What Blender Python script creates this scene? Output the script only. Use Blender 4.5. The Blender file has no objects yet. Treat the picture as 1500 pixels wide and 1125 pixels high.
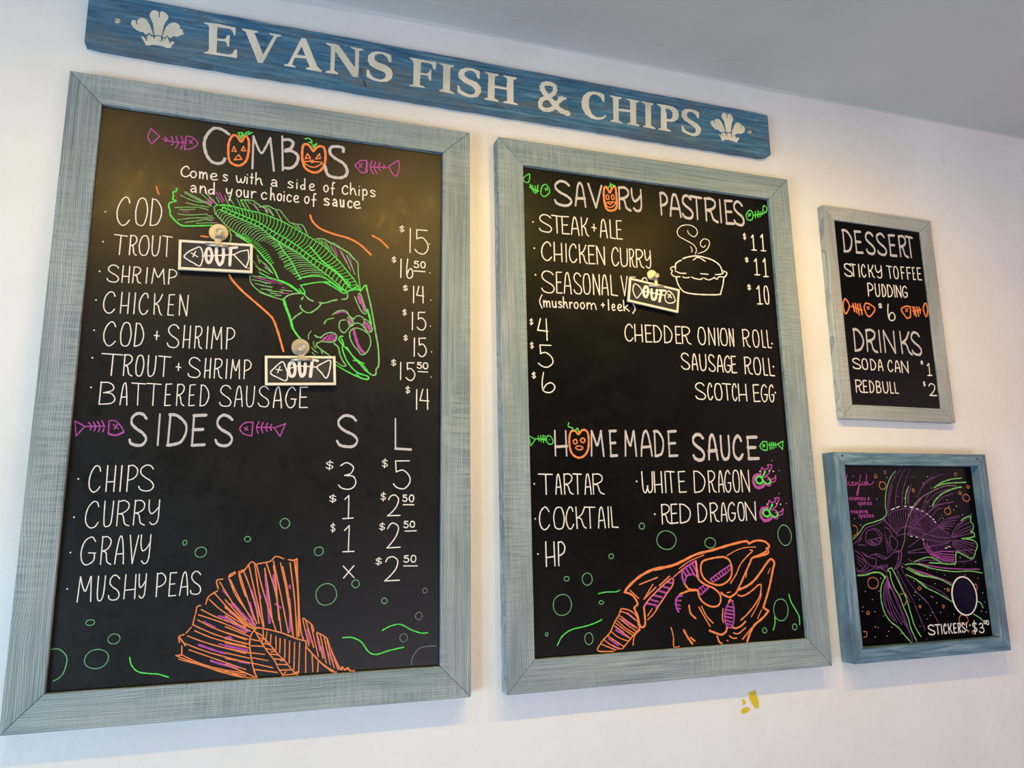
import bpy, bmesh, math, random
from mathutils import Matrix, Vector
from mathutils.geometry import tessellate_polygon

# ---- measured layout: metres for positions, tenths of a millimetre for chalk work on each board
OUT={'b1': {'x': 0.0171, 'z': 1.8945, 'rot': 0.00282, 'outer': [-0.4179, 0.4179, -0.6289, 0.6289], 'inner': [-0.3551, 0.3535, -0.5652, 0.5671], 't': 0.0368, 'tp': 0.0264}, 'b2': {'x': 0.9211, 'z': 1.8938, 'rot': -0.00419, 'outer': [-0.4128, 0.4128, -0.6301, 0.6301], 'inner': [-0.35, 0.348, -0.5633, 0.5662], 't': 0.0368, 'tp': 0.0272}, 'b3': {'x': 1.6458, 'z': 2.1738, 'rot': 0.00284, 'outer': [-0.1931, 0.1931, -0.2993, 0.2993], 'inner': [-0.1564, 0.1489, -0.2609, 0.2597], 't': 0.0208, 'tp': 0.0165}, 'b4': {'x': 1.6498, 'z': 1.5253, 'rot': -0.00345, 'outer': [-0.256, 0.256, -0.2584, 0.2584], 'inner': [-0.2244, 0.2259, -0.2238, 0.2261], 't': 0.0437, 'tp': 0.0194}, 'sg': {'x': 0.4557, 'z': 2.6559, 'rot': 0.00198, 'outer': [-0.8366, 0.8366, -0.063, 0.063], 'inner': [-0.8366, 0.8366, -0.063, 0.063], 't': 0.0272, 'tp': 0.0272}, 't1': {'x': -0.1029, 'z': 2.1587, 'rot': -0.0371, 'w': 0.1419, 'h': 0.0631, 'y': -0.04}, 't2': {'x': 0.0728, 'z': 1.9293, 'rot': -0.0483, 'w': 0.1412, 'h': 0.0616, 'y': -0.04}, 't3': {'x': 0.9022, 'z': 2.1604, 'rot': 0.134, 'w': 0.1389, 'h': 0.0617, 'y': -0.04}, 'k1': {'disc': [-0.1013, 2.2135], 'boss': [-0.0997, 2.2087], 'jaw': [-0.1236, 2.1818, -0.0797, 2.181], 'r': 0.0192, 'panel': 0.0264}, 'k2': {'disc': [0.0706, 1.9799], 'boss': [0.0725, 1.9763], 'jaw': [0.0516, 1.9505, 0.0944, 1.9528], 'r': 0.0186, 'panel': 0.0264}, 'k3': {'disc': [0.9033, 2.2143], 'boss': [0.9074, 2.2085], 'jaw': [0.8875, 2.1838, 0.928, 2.1825], 'r': 0.0136, 'panel': 0.0272}}
CAMD={'lens': 26.8285, 'mat': [[0.949744, -0.312657, -0.015225], [-0.044487, -0.182962, 0.982113], [-0.30985, -0.932079, -0.187677]], 'y': -1.6368, 'z': 1.6}
CEIL_Z=2.817
SIGN_LETTERS=[('letter', 'cream painted letter E', [[-6121, 350, -5849, 374, -5474, 356, -5476, 168, -5502, 172, -5528, 246, -5576, 298, -5848, 294, -5841, 21, -5711, 27, -5661, 58, -5642, 133, -5586, 145, -5586, -135, -5621, -128, -5656, -29, -5708, -22, -5838, -35, -5833, -320, -5588, -324, -5515, -292, -5469, -177, -5417, -175, -5414, -369, -6093, -390, -6087, -371, -6009, -330, -5990, -273, -6019, 284, -6053, 312, -6120, 329]]), ('letter', 'cream painted letter V', [[-5346, 365, -5019, 372, -5014, 337, -5092, 306, -5059, 255, -4878, -182, -4677, 317, -4693, 332, -4772, 352, -4765, 375, -4521, 383, -4523, 346, -4607, 305, -4877, -387, -4975, -392, -5267, 301, -5345, 342]]), ('letter', 'cream painted letter A', [[-4085, 394, -3987, 402, -3713, -246, -3612, -328, -3620, -367, -3956, -358, -3947, -321, -3873, -293, -3960, -94, -4206, -120, -4262, -304, -4190, -334, -4182, -361, -4430, -362, -4424, -335, -4340, -300], [-4069, 191, -3980, -32, -4166, -45]]), ('letter', 'cream painted letter N', [[-3544, 386, -3298, 394, -3242, 364, -2879, -115, -2886, 342, -2993, 373, -2988, 395, -2705, 400, -2713, 363, -2796, 325, -2795, -109, -2808, -344, -2919, -350, -3330, 222, -3337, -276, -3250, -321, -3249, -351, -3526, -363, -3522, -327, -3427, -289, -3427, 306, -3461, 330, -3538, 356]]), ('letter', 'cream painted letter S', [[-2056, 361, -2047, 193, -2104, 182, -2154, 299, -2270, 361, -2364, 336, -2439, 275, -2437, 180, -2360, 122, -2189, 92, -2054, 13, -2010, -105, -2040, -237, -2143, -330, -2294, -364, -2444, -355, -2548, -322, -2614, -283, -2614, -112, -2558, -105, -2522, -224, -2427, -289, -2295, -306, -2201, -257, -2165, -166, -2204, -100, -2413, -46, -2546, 22, -2596, 138, -2580, 268, -2497, 358, -2365, 405, -2213, 408, -2108, 383]]), ('letter', 'cream painted letter F', [[-1629, 397, -1336, 397, -980, 392, -999, 205, -1048, 206, -1088, 317, -1158, 340, -1351, 324, -1356, 51, -1215, 56, -1156, 100, -1127, 170, -1097, 165, -1105, -115, -1145, -101, -1185, -2, -1234, 10, -1361, -3, -1373, -271, -1290, -288, -1241, -321, -1620, -344, -1611, -315, -1534, -290, -1520, 265, -1550, 323]]), ('letter', 'cream painted letter I', [[-920, 393, -549, 394, -559, 355, -636, 329, -648, -287, -548, -323, -548, -355, -907, -345, -897, -311, -818, -286, -810, 328, -840, 344]]), ('letter', 'cream painted letter S', [[94, 360, 88, 162, 41, 164, -10, 297, -112, 343, -214, 319, -286, 255, -286, 168, -194, 109, 10, 60, 122, -50, 121, -191, 39, -325, -94, -375, -256, -373, -367, -344, -468, -287, -462, -109, -418, -116, -377, -227, -256, -281, -135, -302, -43, -253, -22, -163, -93, -78, -316, 0, -428, 87, -448, 213, -387, 323, -275, 388, -91, 412, 32, 381]]), ('letter', 'cream painted letter H', [[187, 378, 572, 374, 561, 335, 477, 301, 464, 53, 767, 51, 791, 283, 760, 322, 687, 352, 693, 369, 1036, 374, 1025, 327, 950, 302, 946, -306, 1057, -336, 1046, -369, 685, -367, 694, -328, 784, -301, 777, -6, 468, -12, 457, -289, 564, -329, 554, -368, 202, -361, 213, -326, 285, -307, 310, 292, 280, 341]]), ('letter', 'cream painted letter C', [[3396, 334, 3396, 130, 3341, 141, 3295, 244, 3195, 292, 3094, 294, 3001, 222, 2955, 83, 2959, -98, 3033, -267, 3151, -337, 3273, -327, 3355, -283, 3408, -227, 3427, -260, 3332, -357, 3189, -401, 3009, -391, 2852, -298, 2767, -152, 2753, 27, 2809, 198, 2934, 322, 3097, 376, 3279, 374]]), ('letter', 'cream painted letter H', [[3546, 345, 3897, 347, 3885, 309, 3801, 278, 3783, 19, 4121, 36, 4127, 295, 4020, 317, 4031, 340, 4387, 337, 4375, 297, 4300, 274, 4271, -317, 4373, -362, 4362, -388, 4013, -385, 4027, -348, 4104, -325, 4118, -36, 3786, -52, 3780, -328, 3886, -361, 3880, -386, 3540, -388, 3548, -352, 3631, -322, 3637, 300, 3555, 316]]), ('letter', 'cream painted letter I', [[4451, 342, 4811, 336, 4798, 299, 4733, 266, 4702, -308, 4826, -359, 4820, -391, 4466, -387, 4478, -355, 4543, -334, 4563, 268, 4470, 314]]), ('letter', 'cream painted letter P', [[4904, 348, 5188, 356, 5382, 348, 5508, 275, 5548, 146, 5514, 14, 5400, -78, 5268, -110, 5172, -106, 5159, -315, 5275, -358, 5269, -391, 4906, -388, 4912, -356, 4987, -333, 5022, 275, 4917, 319], [5139, 253, 5290, 252, 5361, 177, 5353, 50, 5294, -33, 5175, -43, 5175, 145]]), ('letter', 'cream painted letter S', [[6170, 304, 6147, 131, 6104, 145, 6055, 242, 5948, 298, 5859, 283, 5788, 208, 5803, 105, 5931, 42, 6103, -35, 6202, -145, 6175, -276, 6080, -375, 5946, -407, 5772, -382, 5612, -325, 5612, -158, 5655, -161, 5713, -277, 5841, -329, 5973, -329, 6032, -267, 6027, -173, 5901, -89, 5709, 5, 5625, 117, 5649, 257, 5730, 335, 5886, 362, 6062, 350]])]
CRESTS=[[[-7533, 6, -7528, 78, -7499, 107, -7449, 112, -7431, 29, -7410, 7, -7427, 100, -7388, 167, -7337, 194, -7274, 186, -7217, 126, -7175, 58, -7137, -38, -7091, -170, -7123, -164, -7178, -124, -7227, -186, -7259, -167, -7283, -133, -7324, -142, -7409, -121, -7487, -61], [-7197, 300, -7171, 377, -7131, 419, -7067, 420, -7021, 398, -7010, 276, -6999, 278, -7005, 408, -6951, 433, -6884, 402, -6832, 341, -6833, 275, -6881, 186, -6906, 89, -6919, -43, -6933, -150, -7008, -146, -7069, -179, -7095, -29, -7120, 108, -7159, 204, -7188, 250], [-6916, -172, -6901, -66, -6872, 58, -6814, 148, -6753, 207, -6690, 221, -6623, 196, -6588, 145, -6594, 78, -6558, 98, -6529, 65, -6542, 23, -6492, -5, -6564, -60, -6636, -114, -6701, -108, -6751, -164, -6794, -160, -6829, -115, -6868, -175], [-7321, -257, -7292, -232, -7252, -268, -7207, -323, -7227, -250, -7176, -156, -7131, -198, -7089, -202, -7074, -257, -7048, -181, -7006, -166, -6942, -172, -6924, -291, -6898, -201, -6856, -192, -6828, -135, -6793, -179, -6764, -284, -6725, -237, -6676, -240, -6689, -294, -6719, -326, -6736, -394, -6820, -411, -6875, -390, -6981, -380, -7097, -391, -7168, -424, -7221, -422, -7251, -358, -7298, -291]], [[6507, 93, 6553, 149, 6603, 141, 6624, 73, 6641, 83, 6623, 176, 6711, 223, 6795, 213, 6857, 135, 6900, 30, 6948, -122, 6853, -137, 6801, -161, 6738, -92, 6653, -98, 6557, -26, 6511, 30], [6853, 311, 6884, 389, 6940, 447, 7024, 421, 7025, 324, 7047, 280, 7057, 410, 7154, 443, 7200, 370, 7230, 310, 7207, 242, 7167, 171, 7119, -110, 6981, -132, 6952, 39, 6937, 181, 6899, 239], [7140, -171, 7167, -54, 7229, 84, 7288, 183, 7343, 224, 7429, 214, 7476, 157, 7545, 144, 7583, 78, 7557, -23, 7491, -82, 7385, -115, 7317, -110, 7279, -152], [6721, -214, 6794, -250, 6815, -199, 6869, -150, 6936, -164, 6966, -215, 6997, -154, 7108, -141, 7130, -196, 7175, -165, 7243, -170, 7289, -243, 7369, -214, 7355, -281, 7295, -378, 7160, -359, 7024, -349, 6921, -357, 6832, -414, 6790, -306]]]
AMPERSAND=([(140, [1700, 234, 1736, 125, 1840, 14, 2029, -180, 2162, -306, 2366, -365]), (114, [1700, 234, 1741, 325, 1868, 364, 2013, 345, 2044, 241, 1998, 112, 1839, -16, 1693, -101, 1638, -229, 1668, -332, 1773, -367, 1909, -336, 2027, -240, 2109, -107, 2230, 24])], [2093, 54, 2358, 61, 2347, 23, 2267, -29, 2188, -53, 2131, 13])
SIGN_LINES=[[9, -7253, -256, -7207, -317, -7216, -261, -7181, -161, -7131, -202], [9, -7092, -158, -7074, -231, -7049, -168, -6943, -168, -6922, -277], [9, -6889, -251, -6860, -206, -6825, -134, -6785, -217, -6754, -281], [9, -7022, 410, -7011, 276], [9, -7242, -266, -7206, -330], [9, -6985, -251, -6935, -286], [9, -6885, -237, -6889, -251], [9, -7447, 105, -7425, 17], [8, 6812, -239, 6834, -275, 6868, -167], [8, 6960, -192, 6984, -212, 7006, -144], [8, 7109, -128, 7130, -188, 7134, -252], [8, 7243, -170, 7270, -262, 7311, -175], [8, 6931, -236, 7016, -239], [8, 7101, -241, 7171, -222], [8, 7468, 156, 7477, 61]]
SIGN_CRACKS=[[12, -2759, -82, -2728, -221, -2735, -305, -2668, -396, -2628, -492, -2608, -561], [12, -2686, -400, -2675, -480, -2637, -535], [7, -2298, -139, -2259, -215, -2277, -261], [7, -2221, -208, -2182, -285], [7, -2075, 114, -1960, 147], [7, -2492, 138, -2416, 111, -2359, 80], [8, -1555, -93, -1488, -70, -1429, -63], [8, -799, 125, -709, 125], [10, -4750, 556, -4718, 545], [10, 1499, -635, 1787, -597, 2114, -640]]
CHIPS=[[11207, -3848, 11338, -3834, 11399, -3810, 11401, -3924, 11442, -3994, 11467, -4110, 11446, -4212, 11351, -4223, 11299, -4143, 11248, -4054, 11206, -3994], [11009, -3979, 11087, -4023, 11117, -4081, 11056, -4114, 11020, -4121], [11075, -4167, 11178, -4190, 11209, -4239, 11134, -4290, 11028, -4309, 10960, -4284, 10972, -4211]]
SCREWS=([[-7785, 26], [7733, -3]], [[-2298, 2494], [2254, 2464]])
STICKER=[1446, -1159, 442, 509]
CRACKS=[[[0.2199, -0.0762], [0.4465, -0.0796], [0.6568, -0.0783], [0.8637, -0.0767], [0.9525, -0.0832]], [[1.0377, -0.079], [1.0719, -0.0802], [1.1046, -0.0777]], [[1.1448, -0.0805], [1.1835, -0.086]], [[1.4574, -0.1693], [1.4853, -0.1809]]]
JUNCTION=[[-0.1628, -0.0139], [-0.0031, -0.0138], [0.0888, -0.0091], [0.2316, -0.003], [0.3649, -0.0026], [0.5223, 0.0007], [0.6881, 0.0017], [0.8965, -0.0002], [1.1121, 0.0035], [1.3279, -0.0028], [1.5966, 0.0033], [1.9337, 0.0088], [2.3022, 0.0057], [2.6116, 0.0062]]

C = bpy.context.scene.collection
scn = bpy.context.scene

# ------------------------------------------------ camera, world, lights, exposure
cd = bpy.data.cameras.new('camera'); cam = bpy.data.objects.new('camera', cd); C.objects.link(cam)
cd.sensor_width = 36; cd.lens = CAMD['lens']; cd.clip_start = .05
m = Matrix.Identity(4)
for i in range(3):
    for j in range(3): m[j][i] = CAMD['mat'][i][j]
m.translation = Vector((0, CAMD['y'], CAMD['z'])); cam.matrix_world = m
scn.camera = cam
wd = bpy.data.worlds.new('world'); scn.world = wd; wd.use_nodes = True
bg = wd.node_tree.nodes['Background']; bg.inputs[0].default_value = (1.0, .78, .5, 1); bg.inputs[1].default_value = .10
def lamp(o_, typ, name, loc, target, rgb, **kw):
    """rgb = watts per channel"""
    e = max(rgb)
    if e <= 0: return
    l = bpy.data.lights.new(name, typ); l.energy = e; l.color = tuple(v/e for v in rgb)
    for k, v in kw.items(): setattr(l, k, v)
    o = bpy.data.objects.new(name, l); C.objects.link(o); o.location = loc
    o.rotation_euler = (Vector(target)-Vector(loc)).to_track_quat('-Z', 'Y').to_euler()
#LIGHTS0
SP = dict(spot_size=math.radians(140), spot_blend=.9, shadow_soft_size=.022)
lamp(0, 'SPOT', 'track_spot', (-.42, -.92, 2.70), (-.40, 0, 1.05), (15.5, 9, 1.2), **SP)
lamp(1, 'SPOT', 'track_spot', (.42, -.92, 2.70), (.46, 0, 1.05), (20, 11.5, 1.8), **SP)
lamp(2, 'SPOT', 'track_spot', (.80, -.92, 2.70), (.90, 0, 1.05), (17.5, 13.2, 2.6), **SP)
lamp(3, 'SPOT', 'track_spot', (1.30, -.92, 2.70), (1.55, 0, 1.0), (25, 16.3, 2.8), **SP)
lamp(4, 'AREA', 'window_daylight', (-2.6, -2.4, .6), (.2, 0, 1.1), (58, 85, 104), shape='RECTANGLE', size=1.8, size_y=1.4)
lamp(6, 'AREA', 'shop_ceiling_light', (4.0, -2.6, 2.1), (1.5, 0, 1.3), (16, 10, 11), shape='RECTANGLE', size=1.6, size_y=1.2)
lamp(7, 'AREA', 'ceiling_fill', (1.3, -3.1, .3), (1.2, -.6, 2.8), (33, 31.5, 36), shape='RECTANGLE', size=2.4, size_y=1.0)  # added fill light, aimed up to brighten the ceiling; not a shop fixture
#LIGHTS1
vs = scn.view_settings; vs.view_transform = 'Standard'; vs.look = 'None'; vs.exposure = 0.0; vs.gamma = 1; vs.use_curve_mapping = False

# ------------------------------------------------ materials
def lin(c): return tuple(((v/255)/12.92 if v/255 <= .04045 else ((v/255+.055)/1.055)**2.4) for v in c)+(1,)
def mat(name, col, rough=.6, metal=0, spec=.5):
    m = bpy.data.materials.new(name); m.use_nodes = True; b = m.node_tree.nodes['Principled BSDF']
    b.inputs['Base Color'].default_value = lin(col); b.inputs['Roughness'].default_value = rough; b.inputs['Metallic'].default_value = metal
    b.inputs['Specular IOR Level'].default_value = spec
    return m
class NT:
    def __init__(s, m): s.m = m; s.t = m.node_tree; s.b = s.t.nodes['Principled BSDF']
    def n(s, typ, **kw):
        x = s.t.nodes.new(typ)
        for k, v in kw.items(): setattr(x, k, v)
        return x
    def l(s, a, b): s.t.links.new(a, b)
    def coords(s, scale, rot=(0, 0, 0), rnd=True):
        tc = s.n('ShaderNodeTexCoord'); mp = s.n('ShaderNodeMapping'); s.l(tc.outputs['Object'], mp.inputs['Vector'])
        mp.inputs['Scale'].default_value = scale; mp.inputs['Rotation'].default_value = rot
        if rnd:
            oi = s.n('ShaderNodeObjectInfo'); mu = s.n('ShaderNodeMath', operation='MULTIPLY'); s.l(oi.outputs['Random'], mu.inputs[0]); mu.inputs[1].default_value = 37
            cb = s.n('ShaderNodeCombineXYZ')
            for i in range(3): s.l(mu.outputs[0], cb.inputs[i])
            s.l(cb.outputs[0], mp.inputs['Location'])
        return mp.outputs[0]
    def noise(s, vec, scale, detail=3, rough=.55, dist=0):
        x = s.n('ShaderNodeTexNoise'); s.l(vec, x.inputs['Vector']); x.inputs['Scale'].default_value = scale; x.inputs['Detail'].default_value = detail
        x.inputs['Roughness'].default_value = rough; x.inputs['Distortion'].default_value = dist; return x.outputs['Fac']
    def ramp(s, fac, stops):
        x = s.n('ShaderNodeValToRGB'); s.l(fac, x.inputs[0]); e = x.color_ramp.elements
        while len(e) < len(stops): e.new(.5)
        for k, (p, c) in enumerate(stops): e[k].position = p; e[k].color = lin(c) if len(c) == 3 else c
        return x.outputs[0]
    def mix(s, fac, a, b, mode='MIX'):
        x = s.n('ShaderNodeMix', data_type='RGBA', blend_type=mode)
        if isinstance(fac, (int, float)): x.inputs[0].default_value = fac
        else: s.l(fac, x.inputs[0])
        for v, i in ((a, 6), (b, 7)):
            if isinstance(v, tuple): x.inputs[i].default_value = v
            else: s.l(v, x.inputs[i])
        return x.outputs[2]
    def bump(s, h, strength, dist=.001):
        x = s.n('ShaderNodeBump'); s.l(h, x.inputs['Height']); x.inputs['Strength'].default_value = strength; x.inputs['Distance'].default_value = dist; s.l(x.outputs[0], s.b.inputs['Normal'])
    def col(s, c): s.l(c, s.b.inputs['Base Color'])

def wood_frame(name, axis, dark=(94, 114, 125), mid=(140, 159, 168), light=(184, 196, 200)):
    m = mat(name, mid, .62, 0, .3); t = NT(m)
    X = axis == 'x'
    sc = lambda al, ac, d=30: (al, d, ac) if X else (ac, d, al)
    fine = t.noise(t.coords(sc(5, 330)), 1, 3, .6, .3)          # hairline grain
    cloud = t.noise(t.coords(sc(2.5, 14)), 1, 3, .55, .8)       # uneven wash
    cross = t.noise(t.coords(sc(240, 16)), 1, 2, .5, .2)        # brush marks across the rail
    cpat = t.noise(t.coords(sc(3, 12)), 1, 2, .5, .5)
    wv = t.n('ShaderNodeTexWave', wave_type='BANDS', bands_direction='Z' if X else 'X', wave_profile='SAW'); t.l(t.coords(sc(.5, 1, 1)), wv.inputs['Vector'])
    wv.inputs['Scale'].default_value = 78; wv.inputs['Distortion'].default_value = 20; wv.inputs['Detail'].default_value = 1.5; wv.inputs['Detail Scale'].default_value = .22; wv.inputs['Detail Roughness'].default_value = .4
    ring = t.ramp(wv.outputs['Fac'], [(0, (255, 255, 255)), (.62, (205, 205, 205)), (.86, (70, 70, 70)), (.97, (40, 40, 40)), (1, (255, 255, 255))])
    c = t.ramp(fine, [(.28, dark), (.46, mid), (.68, light)])
    c = t.mix(.45, c, t.ramp(cloud, [(.32, tuple(v*.86 for v in mid)), (.5, mid), (.7, light)]))
    cm = t.ramp(cross, [(.40, (0, 0, 0)), (.60, (255, 255, 255))]); cf = t.mix(1.0, cm, t.ramp(cpat, [(.42, (0, 0, 0)), (.6, (190, 190, 190))]), 'MULTIPLY')
    c = t.mix(cf, c, lin(light))
    c = t.mix(.36, c, ring, 'MULTIPLY')
    t.col(c)
    h = t.n('ShaderNodeMath', operation='ADD'); t.l(fine, h.inputs[0]); t.l(ring, h.inputs[1]); t.bump(h.outputs[0], .55, .0012)
    return m
def blue_wood(name, axis, deep, midc, pale, brown, worn=0):
    m = mat(name, midc, .55, 0, .35); t = NT(m)
    f_ = lambda a, b: (a, 12, b) if axis == 'x' else (b, 12, a)
    fine = t.noise(t.coords(f_(9, 130)), 1, 4, .62, .5); big = t.noise(t.coords(f_(2.6, 9)), 1, 3, .6, .8); pat = t.noise(t.coords(f_(5, 16)), 1, 4, .6, .4)
    c = t.ramp(fine, [(.28, deep), (.5, midc), (.75, pale)])
    c = t.mix(t.ramp(big, [(.50, (0, 0, 0)), (.68, (190, 190, 190))]), c, lin(brown))
    c = t.mix(t.ramp(pat, [(.42, (0, 0, 0)), (.62, (140, 140, 140))]), c, lin(midc))
    sc = t.noise(t.coords(f_(30, 260)), 1, 2, .7)
    c = t.mix(t.ramp(sc, [(.66, (0, 0, 0)), (.74, (120, 120, 120))]), c, lin(pale))
    if worn:
        bare = t.noise(t.coords(f_(7, 22)), 1, 5, .7, 1.2); c = t.mix(t.ramp(bare, [(.52, (0, 0, 0)), (.62, (215, 215, 215))]), c, lin(brown))
        teal = t.noise(t.coords(f_(4, 11)), 1, 4, .6, .6); c = t.mix(t.ramp(teal, [(.55, (0, 0, 0)), (.68, (160, 160, 160))]), c, lin((84, 140, 162)))
        dk = t.noise(t.coords(f_(12, 60)), 1, 4, .7, .8); c = t.mix(t.ramp(dk, [(.60, (0, 0, 0)), (.70, (160, 160, 160))]), c, lin((34, 52, 70)))
    t.col(c); t.bump(fine, .5, .0015); return m
M = {}
M['fx'] = wood_frame('washed_wood_along', 'x'); M['fz'] = wood_frame('washed_wood_upright', 'z')
M['gx'] = wood_frame('grey_wood_along', 'x', (130, 135, 138), (172, 177, 180), (204, 208, 208)); M['gz'] = wood_frame('grey_wood_upright', 'z', (130, 135, 138), (172, 177, 180), (204, 208, 208))
M['sx'] = blue_wood('blue_sign_wood', 'x', (34, 66, 96), (62, 112, 146), (124, 156, 168), (92, 100, 106), 1)
BW = ((60, 84, 104), (98, 130, 152), (158, 178, 190), (92, 104, 118))
M['bx'] = blue_wood('blue_box_along', 'x', *BW); M['bz'] = blue_wood('blue_box_upright', 'z', *BW)
def wallmat():
    m = mat('painted_wall', (236, 231, 226), .5, 0, .35); t = NT(m); o = t.coords((1, 1, 1), rnd=False)
    a = t.noise(o, 2.2, 4, .6); b = t.noise(o, 26, 3, .6, .4)
    c = t.ramp(a, [(.35, (230, 227, 225)), (.6, (238, 236, 236))])
    vo = t.n('ShaderNodeTexVoronoi'); t.l(t.coords((1, 1, 1), (0, .5, 0), rnd=False), vo.inputs['Vector']); vo.inputs['Scale'].default_value = 9; vo.inputs['Randomness'].default_value = 1
    pit = t.ramp(vo.outputs['Distance'], [(.0, (255, 255, 255)), (.045, (200, 200, 200)), (.075, (0, 0, 0))])
    gate = t.ramp(t.noise(o, 5, 1, .5), [(.50, (0, 0, 0)), (.60, (255, 255, 255))]); pit = t.mix(1.0, pit, gate, 'MULTIPLY')
    smg = t.ramp(t.noise(t.coords((1, 1, 1.6), rnd=False), 16, 5, .7, 1.2), [(.64, (0, 0, 0)), (.74, (70, 70, 70))])
    c = t.mix(smg, c, lin((206, 200, 192)))
    pm = t.mix(1.0, pit, (.35, .35, .35, 1), 'MULTIPLY'); c = t.mix(pm, c, lin((176, 166, 156)))
    t.col(c); h = t.n('ShaderNodeMath', operation='ADD'); t.l(a, h.inputs[0]); t.l(b, h.inputs[1])
    h2 = t.n('ShaderNodeMath', operation='MULTIPLY_ADD'); t.l(pit, h2.inputs[0]); h2.inputs[1].default_value = -.35; t.l(h.outputs[0], h2.inputs[2]); t.bump(h2.outputs[0], .5, .004); return m
M['wall'] = wallmat()
def ceilmat():
    m = mat('painted_ceiling', (206, 208, 208), .8, 0, .2); t = NT(m)
    a = t.noise(t.coords((1, 1, 1), rnd=False), 1.3, 3, .5); t.col(t.ramp(a, [(.35, (198, 200, 201)), (.65, (212, 213, 212))])); t.bump(t.noise(t.coords((1, 1, 1), rnd=False), 30, 3), .15, .002); return m
M['ceil'] = ceilmat(); M['caulk'] = mat('pale_caulk', (225, 222, 216), .7); M['floor'] = mat('dark_floor', (92, 84, 78), .7)
def slate(name, base, smear, rough, spec=.5):
    m = mat(name, base, rough, 0, spec); t = NT(m)
    a = t.noise(t.coords((1, 1, 1)), 9, 5, .62, 1.0); t.col(t.ramp(a, [(.45, base), (.75, smear)]))
    b = t.noise(t.coords((1, 1, 1)), 24, 4, .6, 1.5); wipe = t.ramp(b, [(.56, (0, 0, 0)), (.70, (255, 255, 255))])
    r = t.n('ShaderNodeMapRange'); t.l(a, r.inputs[0]); r.inputs[1].default_value = .3; r.inputs[2].default_value = .7; r.inputs[3].default_value = rough-.03; r.inputs[4].default_value = rough+.05
    r2 = t.n('ShaderNodeMath', operation='MULTIPLY_ADD'); t.l(wipe, r2.inputs[0]); r2.inputs[1].default_value = -.07; t.l(r.outputs[0], r2.inputs[2]); t.l(r2.outputs[0], t.b.inputs['Roughness']); return m
M['slate'] = slate('black_chalkboard', (9, 9, 11), (12, 12, 14), .40, .42); M['slate2'] = slate('smudged_chalkboard', (10, 9, 9), (20, 17, 16), .36, .12)
M['slate3'] = mat('black_panel', (7, 6, 6), .3, 0, .08); M['slate4'] = slate('dark_art_panel', (4, 4, 8), (8, 7, 11), .27, .07)
M['tagslate'] = slate('dusty_tag_slate', (30, 30, 31), (66, 64, 62), .7); M['tagframe'] = mat('cream_tag_frame', (238, 228, 205), .5)
M['back'] = mat('frame_back', (60, 62, 66), .8)
def chalk(name, c, var=.88, rough=.6):
    m = mat(name, c, rough, 0, .3); t = NT(m); a = t.noise(t.coords((1, 1, 1)), 160, 2, .6)
    t.col(t.ramp(a, [(.3, tuple(v*var for v in c)), (.6, c)])); return m
K = {'w': chalk('white_chalk', (240, 232, 226), .93), 'W': chalk('grey_white_chalk', (200, 193, 197), .95), 'g': chalk('bright_green_chalk', (92, 226, 92), .9), 'G': chalk('pale_green_chalk', (130, 196, 122), .85),
     'q': chalk('thin_green_chalk', (108, 176, 122), .88), 'Q': chalk('faint_grey_chalk', (122, 132, 126), .85), 'o': chalk('orange_chalk', (244, 138, 78), .93), 'm': chalk('magenta_chalk', (184, 78, 170), .85),
     'p': chalk('purple_chalk', (112, 60, 120), .75), 'P': chalk('pale_mauve_chalk', (140, 108, 124), .8), 'k': chalk('lime_chalk', (128, 200, 110), .85), 'O': chalk('amber_chalk', (184, 108, 66), .8)}
LIFT = {'m': 2, 'p': 2, 'P': 3, 'o': 3, 'O': 3, 'G': 4, 'q': 4, 'Q': 4, 'k': 4, 'g': 5, 'W': 6, 'w': 7}
M['cream'] = chalk('worn_cream_paint', (226, 218, 198), .86, .6)
def wornpaint():
    m = M['cream']; t = NT(m); a = t.noise(t.coords((12, 12, 60)), 3, 4, .7); b = t.noise(t.coords((1, 1, 1)), 9, 3, .6)
    c = t.ramp(b, [(.35, (206, 200, 184)), (.6, (230, 222, 204))]); c = t.mix(t.ramp(a, [(.66, (0, 0, 0)), (.72, (150, 150, 150))]), c, lin((120, 138, 146))); t.col(c)
wornpaint()
M['steel'] = mat('brushed_nickel', (206, 198, 180), .42, .8); M['steel2'] = mat('bright_steel', (190, 184, 178), .36, .85); M['hole'] = mat('dark_recess', (20, 20, 22), .8)
M['yellow'] = mat('yellow_underpaint', (226, 196, 30), .6); M['navy'] = slate('dark_sticker_print', (8, 8, 36), (26, 22, 40), .3, .1); M['stick'] = mat('sticker_border', (240, 232, 222), .4)

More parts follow.
